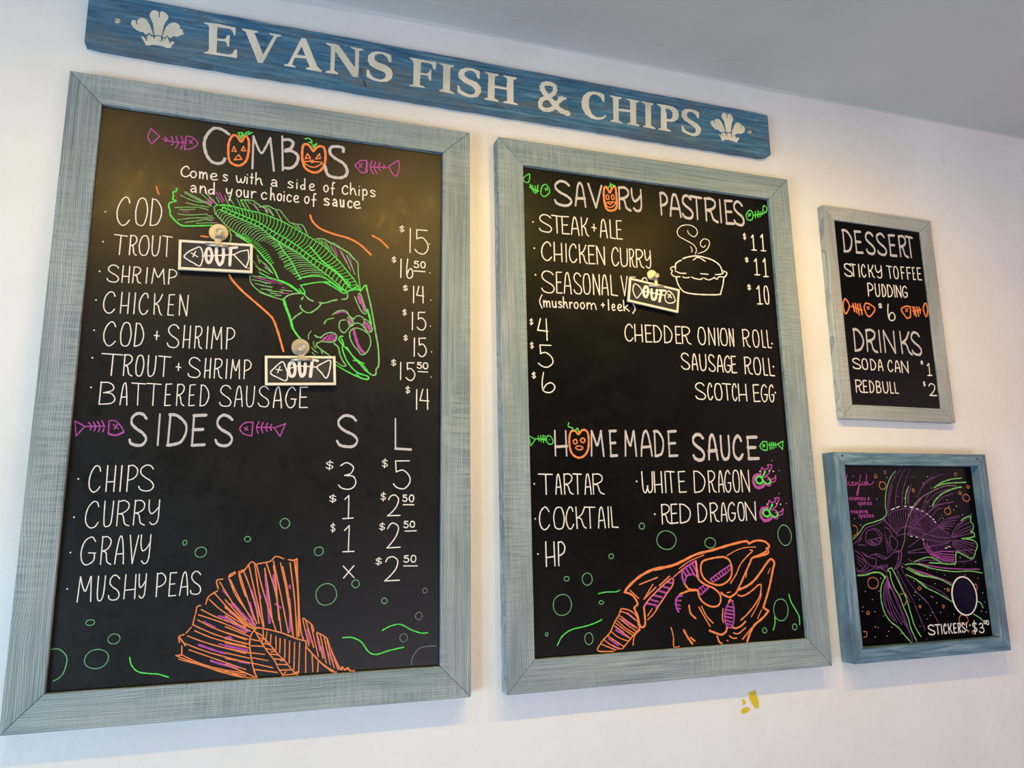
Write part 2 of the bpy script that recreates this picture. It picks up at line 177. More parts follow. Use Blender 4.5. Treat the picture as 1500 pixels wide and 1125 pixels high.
# ------------------------------------------------ helpers
def link(name, bm, mats, parent=None, smooth=False):
    me = bpy.data.meshes.new(name); bm.to_mesh(me); bm.free()
    for x in (mats if isinstance(mats, list) else [mats]): me.materials.append(x)
    if smooth:
        for p in me.polygons: p.use_smooth = True
    o = bpy.data.objects.new(name, me); C.objects.link(o)
    if parent: o.parent = parent
    return o
def tag(o, label=None, cat=None, group=None, kind=None):
    if label: o['label'] = label
    if cat: o['category'] = cat
    if group: o['group'] = group
    if kind: o['kind'] = kind
    return o
def empty(name, loc, roty, label, cat, group=None):
    o = bpy.data.objects.new(name, None); C.objects.link(o); o.location = loc; o.rotation_euler = (0, roty, 0); o.empty_display_size = .05
    return tag(o, label, cat, group)
def box(bm, x0, x1, y0, y1, z0, z1):
    v = [bm.verts.new(p) for p in ((x0, y0, z0), (x1, y0, z0), (x1, y1, z0), (x0, y1, z0), (x0, y0, z1), (x1, y0, z1), (x1, y1, z1), (x0, y1, z1))]
    for f in ((0, 1, 5, 4), (1, 2, 6, 5), (2, 3, 7, 6), (3, 0, 4, 7), (4, 5, 6, 7), (3, 2, 1, 0)): bm.faces.new([v[i] for i in f])
    return v
def prism(bm, poly, y0, y1):
    """poly: list of (x,z); front at y0 (nearer the room), back at y1"""
    a = [bm.verts.new((x, y0, z)) for x, z in poly]; b = [bm.verts.new((x, y1, z)) for x, z in poly]; n = len(poly)
    bm.faces.new(a); bm.faces.new(b[::-1])
    for i in range(n): bm.faces.new((a[i], b[i], b[(i+1) % n], a[(i+1) % n]))
    bmesh.ops.recalc_face_normals(bm, faces=bm.faces[:])
def cyl(bm, c, r0, r1, y0, y1, n=32, cap=True):
    a = [bm.verts.new((c[0]+r0*math.cos(2*math.pi*i/n), y0, c[1]+r0*math.sin(2*math.pi*i/n))) for i in range(n)]
    b = [bm.verts.new((c[0]+r1*math.cos(2*math.pi*i/n), y1, c[1]+r1*math.sin(2*math.pi*i/n))) for i in range(n)]
    for i in range(n): bm.faces.new((a[i], b[i], b[(i+1) % n], a[(i+1) % n]))
    if cap: bm.faces.new(a); bm.faces.new(b[::-1])
def lathe(bm, c, prof, n=32):
    """revolve (radius, y) profile about the wall normal through (x,z)=c"""
    rings = [[bm.verts.new((c[0]+r*math.cos(2*math.pi*i/n), y, c[1]+r*math.sin(2*math.pi*i/n))) for i in range(n)] for r, y in prof]
    for a, b in zip(rings, rings[1:]):
        for i in range(n): bm.faces.new((a[i], a[(i+1) % n], b[(i+1) % n], b[i]))
    bm.faces.new(rings[0]); bm.faces.new(rings[-1][::-1]); bmesh.ops.recalc_face_normals(bm, faces=bm.faces[:])
def catmull(P, closed, step=6):
    if len(P) < 3: return P
    n = len(P); out = []; rng = n if closed else n-1
    for i in range(rng):
        p0 = P[(i-1) % n] if closed or i > 0 else P[0]; p1 = P[i]; p2 = P[(i+1) % n]; p3 = P[(i+2) % n] if closed or i+2 < n else P[-1]
        d = math.dist(p1, p2); k = max(2, min(10, int(d/16)+1))
        for j in range(k):
            t = j/k
            out.append(tuple(.5*(2*b+(-a+c_)*t+(2*a-5*b+4*c_-d_)*t*t+(-a+3*b-3*c_+d_)*t**3) for a, b, c_, d_ in zip(p0, p1, p2, p3)))
    if not closed: out.append(P[-1])
    return out
rnd = random.Random(11); NR = 0
def ribbon(bm, P, w, y, mi, closed=False, nib=False, wob=.10):
    """a flat chalk line of width w (0.1 mm) with round ends, lying at depth y; paint laid over paint sits a hair higher"""
    global NR; NR += 1; y -= (NR % 14)*9e-6
    Q = [P[0]]
    for p in P[1:]:
        if math.dist(p, Q[-1]) > .5: Q.append(p)
    if closed and len(Q) > 2 and math.dist(Q[0], Q[-1]) < .5: Q.pop()
    n = len(Q)
    if n < 2: return
    for i in range(1, n-1) if not (closed and n > 10) else ():      # lift the pen at sharp corners
        a1 = math.atan2(Q[i][1]-Q[i-1][1], Q[i][0]-Q[i-1][0]); a2 = math.atan2(Q[i+1][1]-Q[i][1], Q[i+1][0]-Q[i][0])
        if abs((a2-a1+math.pi) % (2*math.pi)-math.pi) > 1.0:
            if closed: Q = Q+[Q[0]]
            ribbon(bm, Q[:i+1], w, y, mi, False, nib, wob); ribbon(bm, Q[i:], w, y, mi, False, nib, wob); return
    L, R = [], []; ph = rnd.uniform(0, 6)
    for i in range(n):
        a = Q[i-1] if i > 0 or closed else Q[i]; b = Q[(i+1) % n] if i < n-1 or closed else Q[i]
        dx, dz = b[0]-a[0], b[1]-a[1]; l = math.hypot(dx, dz) or 1; dx /= l; dz /= l
        hw = w/2*(1+wob*math.sin(ph+i*.9))
        if nib: hw *= .72+.5*abs(dx)
        # mitre
        e1 = (Q[i][0]-a[0], Q[i][1]-a[1]); l1 = math.hypot(*e1)
        if l1 > 0 and l > 0:
            cs = (e1[0]*dx+e1[1]*dz)/l1; hw *= min(1.5, 1/max(.35, abs(cs)))
        L.append((Q[i][0]-dz*hw, Q[i][1]+dx*hw)); R.append((Q[i][0]+dz*hw, Q[i][1]-dx*hw))
    V = lambda p, k=0: bm.verts.new((p[0]*1e-4, y-min(k, 40)*2.5e-6, p[1]*1e-4))
    lv = [V(p, k) for k, p in enumerate(L)]; rv = [V(p, k) for k, p in enumerate(R)]
    for i in range(n if closed else n-1):
        j = (i+1) % n
        try: f = bm.faces.new((lv[i], rv[i], rv[j], lv[j])); f.material_index = mi
        except ValueError: pass
    if not closed:
        for k, s in ((0, 1), (n-1, -1)):
            c = Q[k]; a0 = math.atan2(L[k][1]-c[1], L[k][0]-c[0]); r = math.dist(L[k], c)
            fan = [lv[k]]+[V((c[0]+r*math.cos(a0+s*math.pi*q/5), c[1]+r*math.sin(a0+s*math.pi*q/5))) for q in range(1, 5)]+[rv[k]]
            f = bm.faces.new(fan if s > 0 else fan[::-1]); f.material_index = mi
def disc(bm, x, z, rx, rz, y, mi, n=10):
    f = bm.faces.new([bm.verts.new(((x+rx*math.cos(2*math.pi*i/n))*1e-4, y, (z+rz*math.sin(2*math.pi*i/n))*1e-4)) for i in range(n)]); f.material_index = mi
EL = '.5,1 .2,.93 .02,.65 0,.4 .15,.08 .5,0 .83,.08 1,.4 .97,.68 .8,.94 .5,1'
F = {  # hand-lettered stroke alphabet: '-' straight, otherwise smooth
'A': ['0,0 .1,.4 .28,.86 .5,1 .7,.86 .9,.4 1,0', '-.1,.34 .9,.37'], 'B': ['-.02,0 .04,1', '.02,.97 .5,1 .84,.86 .8,.66 .25,.53', '.25,.53 .75,.5 1,.28 .8,.07 .02,.0'],
'C': ['.95,.8 .8,.96 .52,1 .17,.8 0,.48 .1,.17 .42,0 .75,.04 1,.2'], 'D': ['-0,0 .02,1', '0,.98 .45,.96 .92,.7 1,.42 .75,.13 .4,.03 0,0'],
'E': ['-.95,1 .04,.98 .04,0 1,.02', '-.04,.5 .8,.52'], 'F': ['-1,1 .04,.98 .05,0', '-.04,.52 .85,.53'],
'G': ['.9,.85 .62,1 .2,.84 0,.45 .12,.13 .45,0 .85,.14 .93,.42', '-.5,.43 1,.42'], 'H': ['-.02,1 .02,0', '-.98,1 1,0', '-.02,.36 1,.39'], 'I': ['-.5,1 .5,0'],
'K': ['-0,1 .05,0', '.9,1 .55,.66 .08,.5', '.1,.5 .5,.44 .72,.12 1,0'], 'L': ['-0,1 .06,.02 1,.0'], 'M': ['-0,0 .1,1', '.1,1 .26,.7 .5,.42 .68,.65 .86,1', '-.86,1 1,0'],
'N': ['-.04,0 .02,1 .95,0 1,1'], 'O': [EL], 'P': ['-.05,0 .04,1', '.02,.96 .5,1 .95,.84 .92,.62 .55,.48 .08,.42'], 'R': ['-.03,0 .04,1', '.02,.96 .5,1 .86,.88 .84,.68 .5,.53 .1,.48', '.12,.48 .45,.42 .65,.1 1,0'],
'S': ['.92,.86 .7,.98 .35,1 .08,.86 .08,.68 .35,.53 .8,.38 1,.2 .82,.03 .45,0 .12,.06 .0,.18'], 'T': ['-0,1 1,.98', '-.5,.99 .52,0'], 'U': ['0,1 .02,.35 .18,.05 .48,0 .82,.1 .98,.4 1,1'],
'V': ['-0,1 .5,0 1,1'], 'W': ['0,1 .08,.18 .24,0 .42,.1 .5,.32', '.5,.32 .58,.06 .74,0 .92,.2 1,1'], 'Y': ['0,1 .03,.66 .25,.44 .6,.5 .95,.7', '1,1 .97,.28 .8,.04 .45,0 .18,.1'],
'x': ['-0,1 1,0', '-.05,0 .95,1'], '+': ['-0,.5 1,.48', '-.5,.68 .5,.32'], '0': [EL], '1': ['-.1,.82 .52,1 .5,0', '-0,0 1,.02'], '2': ['.05,.78 .22,.95 .55,1 .85,.82 .75,.5 .4,.22 .02,.0', '-.02,0 1,.02'],
'3': ['.1,.88 .45,1 .82,.84 .7,.6 .35,.52', '.35,.52 .8,.48 1,.25 .8,.05 .45,0 .15,.05 0,.16'], '4': ['-.3,1 0,.44 1,.42', '-.82,1 .88,0'], '5': ['-.9,1 .12,.98 .14,.6', '.14,.6 .55,.66 .95,.45 .97,.2 .65,.01 .25,.03 0,.16'],
'6': ['.15,1 .0,.5 .1,.1 .5,0 .9,.1 1,.32 .75,.5 .35,.42 .12,.2'], '$': ['.9,.74 .5,.85 .12,.72 .3,.55 .8,.42 .9,.26 .5,.14 .1,.26', '-.55,1 .45,0'],
'!': ['-.5,1 .5,.25'],
'a': ['.12,.82 .45,1 .85,.8 .9,.4 1,.0', '.9,.5 .4,.52 .05,.28 .3,.02 .7,.1 .92,.35'], 'c': ['.95,.8 .6,1 .15,.8 0,.45 .25,.05 .65,0 1,.18'], 'd': ['.95,.6 .5,.7 .05,.4 .25,.02 .65,.05 .95,.4', '-.9,1.7 1,.0'],
'e': ['.08,.45 .75,.55 .85,.85 .5,1 .1,.75 .05,.3 .4,0 1,.12'], 'f': ['1,1.5 .65,1.55 .5,1.2 .5,.4 .5,-.35', '-.1,.6 1,.65'], 'h': ['-0,1.8 .05,0', '.05,.5 .4,.95 .7,.85 .8,.4 1,0'], 'i': ['-.5,.9 .5,0'],
'k': ['-0,1.7 .05,0', '.75,.95 .1,.45', '.1,.45 .45,.35 1,0'], 'l': ['-.5,1.7 .5,0'], 'm': ['-0,1 .05,0', '.05,.6 .25,.98 .42,.85 .48,0', '.48,.6 .7,.98 .88,.8 1,0'], 'n': ['-0,1 .05,0', '.05,.55 .4,.98 .75,.85 .85,.35 1,0'],
'o': ['.5,1 .1,.8 0,.4 .3,.02 .75,.08 1,.5 .85,.88 .5,1'], 'p': ['-0,1 .08,-.7', '.05,.7 .5,1 .95,.7 .8,.2 .1,.1'], 'r': ['-0,.95 .1,0', '.1,.55 .5,.95 1,.9'], 's': ['.9,.85 .45,1 .1,.8 .4,.55 .9,.35 .75,.05 .1,.08'],
't': ['-.5,1.6 .55,0', '-0,1 1,1'], 'u': ['0,1 .1,.2 .45,0 .85,.25 .9,1', '-.9,1 1,0'], 'v': ['-0,1 .45,0 1,1'], 'w': ['0,1 .1,.2 .3,0 .5,.25 .52,.6', '.52,.4 .7,0 .95,.3 1,1'], 'y': ['0,1 .1,.5 .4,.3 .85,.6', '1,1 .85,.1 .6,-.7'],
}
def draw(items, y0, bm, cols):
    def mi(c):
        if c not in cols: cols.append(c)
        return cols.index(c)
    for q_, it in enumerate(items):
        c = it[1]; y = y0-LIFT[c]*8e-5-3e-4
        if it[0] == 's':
            _, _, w, closed, straight, l = it; P = [(l[i], l[i+1]) for i in range(0, len(l), 2)]
            ring = closed or (len(P) > 3 and P[0] == P[-1])
            if ring and P[0] == P[-1]: P = P[:-1]
            if not straight: P = catmull(P, ring)
            ribbon(bm, P, w, y, mi(c), ring)
        elif it[0] == 't':
            _, _, w, L = it
            for ch, x0, x1, z0, z1 in L:
                for k, st in enumerate(F[ch]):
                    straight = st[0] == '-'; pts = [tuple(float(v) for v in q.split(',')) for q in st.lstrip('-').split()]
                    j = lambda a: rnd.uniform(-a, a)
                    P = [(x0+u*(x1-x0)+j((x1-x0)*.025), z0+v*(z1-z0)+j((z1-z0)*.008)) for u, v in pts]
                    ring = pts[0] == pts[-1] and len(pts) > 3
                    if ring: P = P[:-1]
                    if not straight: P = catmull(P, ring)
                    ribbon(bm, P, w, y-k*1e-5, mi(c), ring, nib=(c == 'W'), wob=.06)
                if ch == 'i': disc(bm, (x0+x1)/2, z0+1.35*(z1-z0), w*.5, w*.5, y, mi(c))
        elif it[0] == 'c':
            _, _, w, x, z, rx, rz = it; n = 28; ph = rnd.uniform(0, 6)
            P = [(x+rx*(1+.035*math.sin(2*a+ph))*math.cos(a), z+rz*(1+.035*math.cos(2*a+ph))*math.sin(a)) for a in (2*math.pi*i/n for i in range(n))]
            ribbon(bm, P, w, y, mi(c), True)
        elif it[0] == 'd':
            _, _, r, x, z = it; disc(bm, x, z, r, r, y, mi(c))
def fill(bm, loops, y, mi=0, s=1e-4, th=0):
    LL = [[Vector((l[i]*s, l[i+1]*s, 0)) for i in range(0, len(l), 2)] for l in loops]
    flat = [p for L in LL for p in L]; vs = [bm.verts.new((p.x, y, p.y)) for p in flat]
    for t in tessellate_polygon(LL):
        try: f = bm.faces.new([vs[i] for i in t]); f.material_index = mi
        except ValueError: pass
    if th:
        k = 0
        for L in LL:
            n = len(L); b = [bm.verts.new((p.x, y+th, p.y)) for p in L]
            for i in range(n):
                f = bm.faces.new((vs[k+i], vs[k+(i+1) % n], b[(i+1) % n], b[i])); f.material_index = mi
            k += n

# ------------------------------------------------ the room
bm = bmesh.new(); box(bm, -2.2, 4.2, 0, .12, 0, CEIL_Z+.1); wall = tag(link('wall_back', bm, M['wall']), kind='structure')
bm = bmesh.new(); box(bm, -2.2, 4.2, -4.2, .12, CEIL_Z, CEIL_Z+.1); bmesh.ops.translate(bm, verts=bm.verts[:], vec=(0, 0, 0)); ceil = tag(link('ceiling', bm, M['ceil']), kind='structure')
bm = bmesh.new(); box(bm, -2.2, 4.2, -4.2, .12, -.1, 0); tag(link('floor', bm, M['floor']), kind='structure')
wall.data.transform(Matrix.Identity(4))
# uneven painted edge where wall meets ceiling
bm = bmesh.new(); pr = None; top = CEIL_Z
J = [(-2.2, -.004)]+[(x, z) for x, z in JUNCTION]+[(4.2, .0)]
for i, (x, z) in enumerate(J):
    z = max(-.02, min(z, .0))-.0015
    a = bm.verts.new((x, -.002, top+z)); b = bm.verts.new((x, -.0005, top+z-.002)); c = bm.verts.new((x, -.006, top))
    if pr: bm.faces.new((pr[0], a, c, pr[2])); bm.faces.new((pr[1], b, a, pr[0]))
    pr = (a, b, c)
tag(link('trim_1', bm, M['ceil']), kind='structure')
for k, L in enumerate(CRACKS):
    bm = bmesh.new(); P = catmull([(x*1e4, y*1e4) for x, y in L], False) if len(L) > 2 else [(x*1e4, y*1e4) for x, y in L]
    ribbon(bm, P, 26, 0, 0); 
    for v in bm.verts: v.co = (v.co.x, v.co.z, CEIL_Z-.0006)
    link('paint_ridge', bm, M['caulk'], ceil)
for l in CHIPS:
    bm = bmesh.new(); loop = []
    for i in range(0, len(l), 2): loop += [l[i], l[i+1]+16000]
    fill(bm, [loop], -.0006); tag(link('paint_chip', bm, M['yellow'], wall), 'small patch of yellow paint showing through the white wall')

# ------------------------------------------------ boards
def bevel(o, w=.0012):
    md = o.modifiers.new('bevel', 'BEVEL'); md.width = w; md.segments = 2; md.limit_method = 'ANGLE'; md.angle_limit = math.radians(40)
def frame(root, o, i, t, mx, mz, back=0.0, gap=.00035):
    x0, x1, z0, z1 = o; a0, a1, b0, b1 = i; g = gap
    rails = [([(x0+g, z1), (x1-g, z1), (a1-g, b1), (a0+g, b1)], mx), ([(a0+g, b0), (a1-g, b0), (x1-g, z0), (x0+g, z0)], mx), ([(x0, z0+g), (a0, b0+g), (a0, b1-g), (x0, z1-g)], mz), ([(a1, b0+g), (x1, z0+g), (x1, z1-g), (a1, b1-g)], mz)]
    for poly, mm in rails:
        bm = bmesh.new(); prism(bm, poly, -t, -back); r = link('frame_rail', bm, mm, root); bevel(r)
def board(key, name, label, mx, mz, sl, bow=0):
    d = OUT[key]; root = empty(name, (d['x'], 0, d['z']), d['rot'], label, 'menu board' if key != 'b4' else 'sign', )
    frame(root, d['outer'], d['inner'], d['t'], mx, mz)
    x0, x1, z0, z1 = d['inner']; e = .006
    bm = bmesh.new(); box(bm, x0-e+.007, x1+e-.007, -d['tp'], -d['tp']+.006, z0-e+.007, z1+e-.007); panel = link('chalkboard', bm, sl, root)
    tag(panel, 'black chalkboard panel')
    for g in DRAWINGS:
        if g[0] != key: continue
        bm = bmesh.new(); cols = []; draw(g[3], -d['tp'], bm, cols); o = link(g[1], bm, [K[c] for c in cols], panel)
        if g[2]: o['label'] = g[2]
        elif g[1] == 'bubble_drawing': o['label'] = 'thin green chalk ring'
    return root, panel
DRAWINGS=[
('b1', 'lettering','large grey-white chalk heading letters',[('s','W',62,0,0,[-1117,5437,-1258,5523,-1424,5520,-1549,5343,-1588,5145,-1534,4914,-1422,4764,-1276,4738,-1186,4799,-1169,4862])]),
('b1', 'lettering','large grey-white chalk heading letters',[('s','W',44,0,1,[-605,4728,-620,5468]),('s','W',45,0,0,[-620,5468,-547,5283,-442,5104,-353,5265,-276,5486]),('s','W',45,0,1,[-276,5486,-167,4731])]),
('b1', 'lettering','large grey-white chalk heading letters',[('s','W',45,0,1,[-29,5562,15,4770]),('s','W',64,0,0,[-10,5479,116,5506,202,5450,168,5321,50,5248]),('s','W',63,0,0,[51,5224,193,5245,318,5146,292,4969,187,4851,52,4831])]),
('b1', 'lettering','large grey-white chalk heading letters',[('s','W',66,0,0,[1284,5405,1274,5487,1148,5505,1013,5459,999,5324,1111,5215,1296,5117,1381,4954,1328,4809,1148,4758,965,4807,896,5008])]),
('b1', 'pumpkin_drawing','orange jack-o-lantern with a sad face',[('s','o',50,0,0,[-863,5307,-958,5426,-1042,5412,-1106,5244,-1105,5027,-1074,4840,-976,4759,-860,4756,-750,4864,-706,5040,-700,5260,-728,5401,-790,5445,-863,5307]),('s','o',26,1,1,[-998,5177,-1034,5062,-950,5063]),('s','o',27,1,1,[-809,5206,-846,5103,-762,5104]),('s','o',26,1,1,[-894,4999,-981,4866,-826,4901]),('s','g',27,0,1,[-920,5505,-846,5517,-871,5379,-931,5503]),('s','g',27,0,0,[-842,5437,-793,5501,-731,5555,-698,5529,-749,5484,-646,5549])]),
('b1', 'pumpkin_drawing','orange jack-o-lantern with a grinning face',[('s','o',52,0,0,[634,5318,540,5441,429,5436,403,5233,434,4990,516,4866,674,4815,806,4883,890,5057,900,5284,854,5440,764,5451,687,5389,634,5318]),('s','o',28,1,1,[514,5237,474,5107,584,5149]),('s','o',28,1,1,[770,5276,696,5140,796,5168]),('s','o',27,0,0,[465,5044,822,5077,757,4988,647,4935,524,4966,465,5044]),('s','o',28,0,1,[579,5106,610,5046,648,5056,637,5104]),('s','g',28,0,0,[446,5576,534,5602,603,5538,538,5503]),('s','g',28,0,1,[594,5499,642,5394,706,5504,651,5458])]),
('b1', 'fish_bone_drawing','magenta fish skeleton left of the heading',[('s','m',24,0,0,[-2621,5320,-2668,5126,-2586,4982]),('s','m',24,0,1,[-2586,4982,-2454,5175,-2621,5320]),('s','m',24,0,0,[-2391,5127,-2242,5093,-1937,5107]),('s','m',24,0,0,[-2345,5178,-2287,5101,-2351,5082]),('s','m',24,0,0,[-2231,5216,-2180,5074,-2213,5017]),('s','m',24,0,0,[-2141,5225,-2095,5073,-2136,4960]),('s','m',24,0,0,[-2045,5255,-1997,5089,-2033,4953]),('s','m',24,0,1,[-1947,5262,-1960,4959]),('s','m',24,0,0,[-1960,4959,-1819,5001,-1715,5133,-1822,5247,-1947,5262]),('s','m',24,0,1,[-1892,5178,-1813,5109]),('s','m',24,0,1,[-1819,5195,-1875,5108])]),
('b1', 'fish_bone_drawing','magenta fish skeleton right of the heading',[('s','m',27,0,0,[1550,5105,1659,5238,1800,5265]),('s','m',27,0,1,[1800,5265,1821,4991]),('s','m',27,0,0,[1821,4991,1694,4963,1550,5105]),('s','m',27,0,1,[1633,5163,1705,5097]),('s','m',27,0,1,[1703,5189,1649,5073]),('s','m',27,0,0,[1889,5124,2260,5162]),('s','m',27,0,0,[1928,5284,1889,5124,1963,4956]),('s','m',27,0,0,[2005,5265,1974,5121,2040,4991]),('s','m',27,0,0,[2100,5263,2074,5135,2133,5066]),('s','m',27,0,0,[2196,5215,2189,5121]),('s','m',27,0,1,[2303,5200,2518,5378]),('s','m',28,0,0,[2518,5378,2541,5219,2495,5009,2408,5012,2303,5200]),('s','m',41,0,1,[1815,5221,1801,4988])]),
('b1', 'lettering','white chalk lettering in small letters under the heading',[('t','w',27,[('C',-1991,-1837,4351,4584),('o',-1808,-1699,4350,4494),('m',-1637,-1487,4354,4498),('e',-1424,-1286,4357,4502),('s',-1183,-1084,4361,4507)])]),
('b1', 'lettering','white chalk lettering in small letters under the heading',[('t','w',27,[('w',-912,-744,4366,4513),('i',-720,-676,4368,4516),('t',-638,-579,4370,4517),('h',-528,-385,4373,4520)])]),
('b1', 'lettering','white chalk lettering in small letters under the heading',[('t','w',27,[('a',-208,-92,4378,4527)])]),
('b1', 'lettering','white chalk lettering in small letters under the heading',[('t','w',27,[('s',130,248,4384,4533),('i',301,346,4386,4536),('d',400,491,4388,4538),('e',587,693,4391,4542)])]),
('b1', 'lettering','white chalk lettering in small letters under the heading',[('t','w',27,[('o',891,984,4397,4548),('f',1037,1116,4399,4551)])]),
('b1', 'lettering','white chalk lettering in small letters under the heading',[('t','w',27,[('h',1466,1591,4407,4560),('i',1632,1679,4409,4563),('p',1735,1831,4411,4565),('s',1901,2013,4414,4569)])]),
('b1', 'lettering','white chalk lettering in small letters under the heading',[('t','w',29,[('C',1289,1410,4394,4596)])]),
('b1', 'lettering','white chalk lettering in small letters, second line under the heading',[('t','w',27,[('a',-1789,-1680,4029,4180),('n',-1605,-1481,4033,4184),('d',-1446,-1335,4036,4188)])]),
('b1', 'lettering','white chalk lettering in small letters, second line under the heading',[('t','w',27,[('y',-1098,-986,4043,4196),('o',-896,-796,4047,4201),('u',-746,-659,4050,4204),('r',-595,-508,4053,4207),('c',-389,-287,4058,4213),('h',-208,-120,4061,4217),('o',-69,20,4064,4220),('i',45,89,4066,4222),('c',128,218,4068,4225),('e',270,374,4071,4228),('o',498,589,4076,4233),('f',641,733,4079,4237)])]),
('b1', 'lettering','white chalk lettering in small letters, second line under the heading',[('t','w',32,[('s',902,1022,4084,4243),('a',1092,1183,4088,4247),('u',1253,1331,4091,4251),('c',1416,1508,4095,4255),('e',1550,1687,4098,4259)])]),
('b1', 'lettering','white chalk lettering of the cod row',[('t','w',23,[('C',-3110,-2881,3155,3753),('O',-2772,-2566,3185,3772),('D',-2488,-2302,3210,3789)])]),
('b1','bullet_dot',None,[('d','w',17,-3323,3400)]),
('b1', 'lettering','white chalk lettering of the trout row',[('t','w',23,[('T',-3118,-2894,2538,2942),('R',-2831,-2698,2551,2963),('O',-2654,-2483,2561,2979),('U',-2422,-2291,2573,2997),('T',-2241,-2066,2584,3013)])]),
('b1','bullet_dot',None,[('d','w',17,-3314,2770)]),
('b1', 'lettering','white chalk lettering of the shrimp row',[('t','w',22,[('S',-3180,-2977,1958,2305),('H',-2914,-2793,1968,2308),('R',-2725,-2580,1977,2310),('I',-2486,-2473,1985,2312),('M',-2375,-2153,1995,2314),('P',-2077,-1928,2007,2317)])]),
('b1','bullet_dot',None,[('d','w',17,-3323,2157)]),
('b1', 'lettering','white chalk lettering of the chicken row',[('t','w',22,[('C',-3201,-3003,1325,1754),('H',-2897,-2765,1335,1764),('I',-2661,-2650,1341,1770),('C',-2568,-2411,1347,1776),('K',-2304,-2153,1357,1786),('E',-2045,-1935,1365,1795),('N',-1842,-1687,1374,1803)])]),
('b1','bullet_dot',None,[('d','w',17,-3339,1566)]),
('b1', 'lettering','white chalk lettering of the cod and shrimp row',[('t','w',22,[('C',-3151,-2942,674,1151),('O',-2854,-2677,682,1156),('D',-2597,-2452,690,1159),('+',-2259,-2167,699,1164),('S',-2011,-1807,708,1169),('H',-1722,-1603,716,1173),('R',-1509,-1374,722,1176),('I',-1287,-1280,727,1179),('M',-1194,-1005,733,1182),('P',-916,-769,740,1186)])]),
('b1','bullet_dot',None,[('d','w',16,-3323,961)]),
('b1', 'lettering','white chalk lettering of the trout and shrimp row',[('t','w',22,[('T',-3145,-2779,92,512),('R',-2756,-2603,98,515),('O',-2539,-2407,102,516),('U',-2330,-2195,107,518),('T',-2146,-1933,111,520),('+',-1819,-1732,117,522),('S',-1597,-1374,123,525),('H',-1288,-1188,128,527),('R',-1111,-960,132,528),('I',-889,-879,136,530),('M',-793,-630,139,531),('P',-552,-418,144,533)])]),
('b1','bullet_dot',None,[('d','w',16,-3309,414)]),
('b1', 'lettering','white chalk lettering of the battered sausage row',[('t','w',21,[('B',-3126,-2864,-485,-50),('A',-2765,-2644,-478,-45),('T',-2581,-2353,-472,-41),('T',-2318,-2072,-466,-37),('E',-1981,-1873,-460,-32),('R',-1773,-1630,-454,-28),('E',-1544,-1442,-449,-25),('D',-1336,-1186,-444,-21)])]),
('b1', 'lettering','white chalk lettering of the battered sausage row',[('t','w',21,[('S',-976,-766,-435,-14),('A',-695,-551,-429,-10),('U',-479,-330,-424,-6),('S',-243,-40,-417,-1)])]),
('b1', 'lettering','white chalk lettering of the battered sausage row',[('t','w',24,[('A',50,209,-427,3),('G',287,490,-417,15),('E',562,720,-407,27)])]),
('b1','bullet_dot',None,[('d','w',16,-3286,-161)]),
('b1', 'price','white chalk price',[('t','w',18,[('$',2562,2684,3652,3811)]),('t','w',24,[('I',2797,2829,3194,3764)]),('t','w',24,[('5',2921,3222,3191,3763)]),('d','w',14,3258,3443)]),
('b1', 'price','white chalk price',[('t','w',19,[('$',2404,2509,2918,3062)]),('t','w',25,[('I',2603,2627,2588,3020)]),('t','w',25,[('6',2744,2881,2588,3040)]),('t','w',25,[('5',2908,3013,2853,3000)]),('t','w',26,[('0',3062,3160,2864,3004)]),('s','w',24,0,1,[2905,2771,3156,2777]),('d','w',14,3271,2759)]),
('b1', 'price','white chalk price',[('t','w',19,[('$',2667,2776,2285,2427)]),('t','w',25,[('I',2898,2915,2031,2412)]),('t','w',25,[('4',2977,3138,2043,2425)]),('d','w',14,3294,2126)]),
('b1', 'price','white chalk price',[('t','w',19,[('$',2665,2755,1723,1870)]),('t','w',25,[('I',2878,2897,1416,1810)]),('t','w',25,[('5',2994,3186,1420,1833)]),('d','w',14,3291,1525)]),
('b1', 'price','white chalk price',[('t','w',18,[('$',2694,2791,1154,1289)]),('t','w',25,[('I',2924,2949,825,1232)]),('t','w',25,[('5',3018,3202,824,1243)]),('d','w',14,3321,941)]),
('b1', 'price','white chalk price',[('t','w',18,[('$',2428,2547,575,728)]),('t','w',24,[('I',2636,2652,290,672)]),('t','w',24,[('5',2765,2951,276,674)]),('t','w',25,[('5',3005,3101,556,685)]),('t','w',25,[('0',3138,3241,553,686)]),('s','w',23,0,1,[3026,485,3240,482]),('d','w',14,3318,374)]),
('b1', 'price','white chalk price',[('t','w',18,[('$',2752,2854,-18,152)]),('t','w',24,[('I',2979,3021,-346,79)]),('t','w',24,[('4',3073,3264,-346,93)])]),
('b1', 'lettering','large grey-white chalk heading letters of the lower half',[('t','W',48,[('S',-2552,-2259,-1250,-638),('I',-2070,-2027,-1243,-634),('D',-1870,-1559,-1237,-630),('E',-1444,-1210,-1229,-625),('S',-1011,-702,-1221,-619)])]),
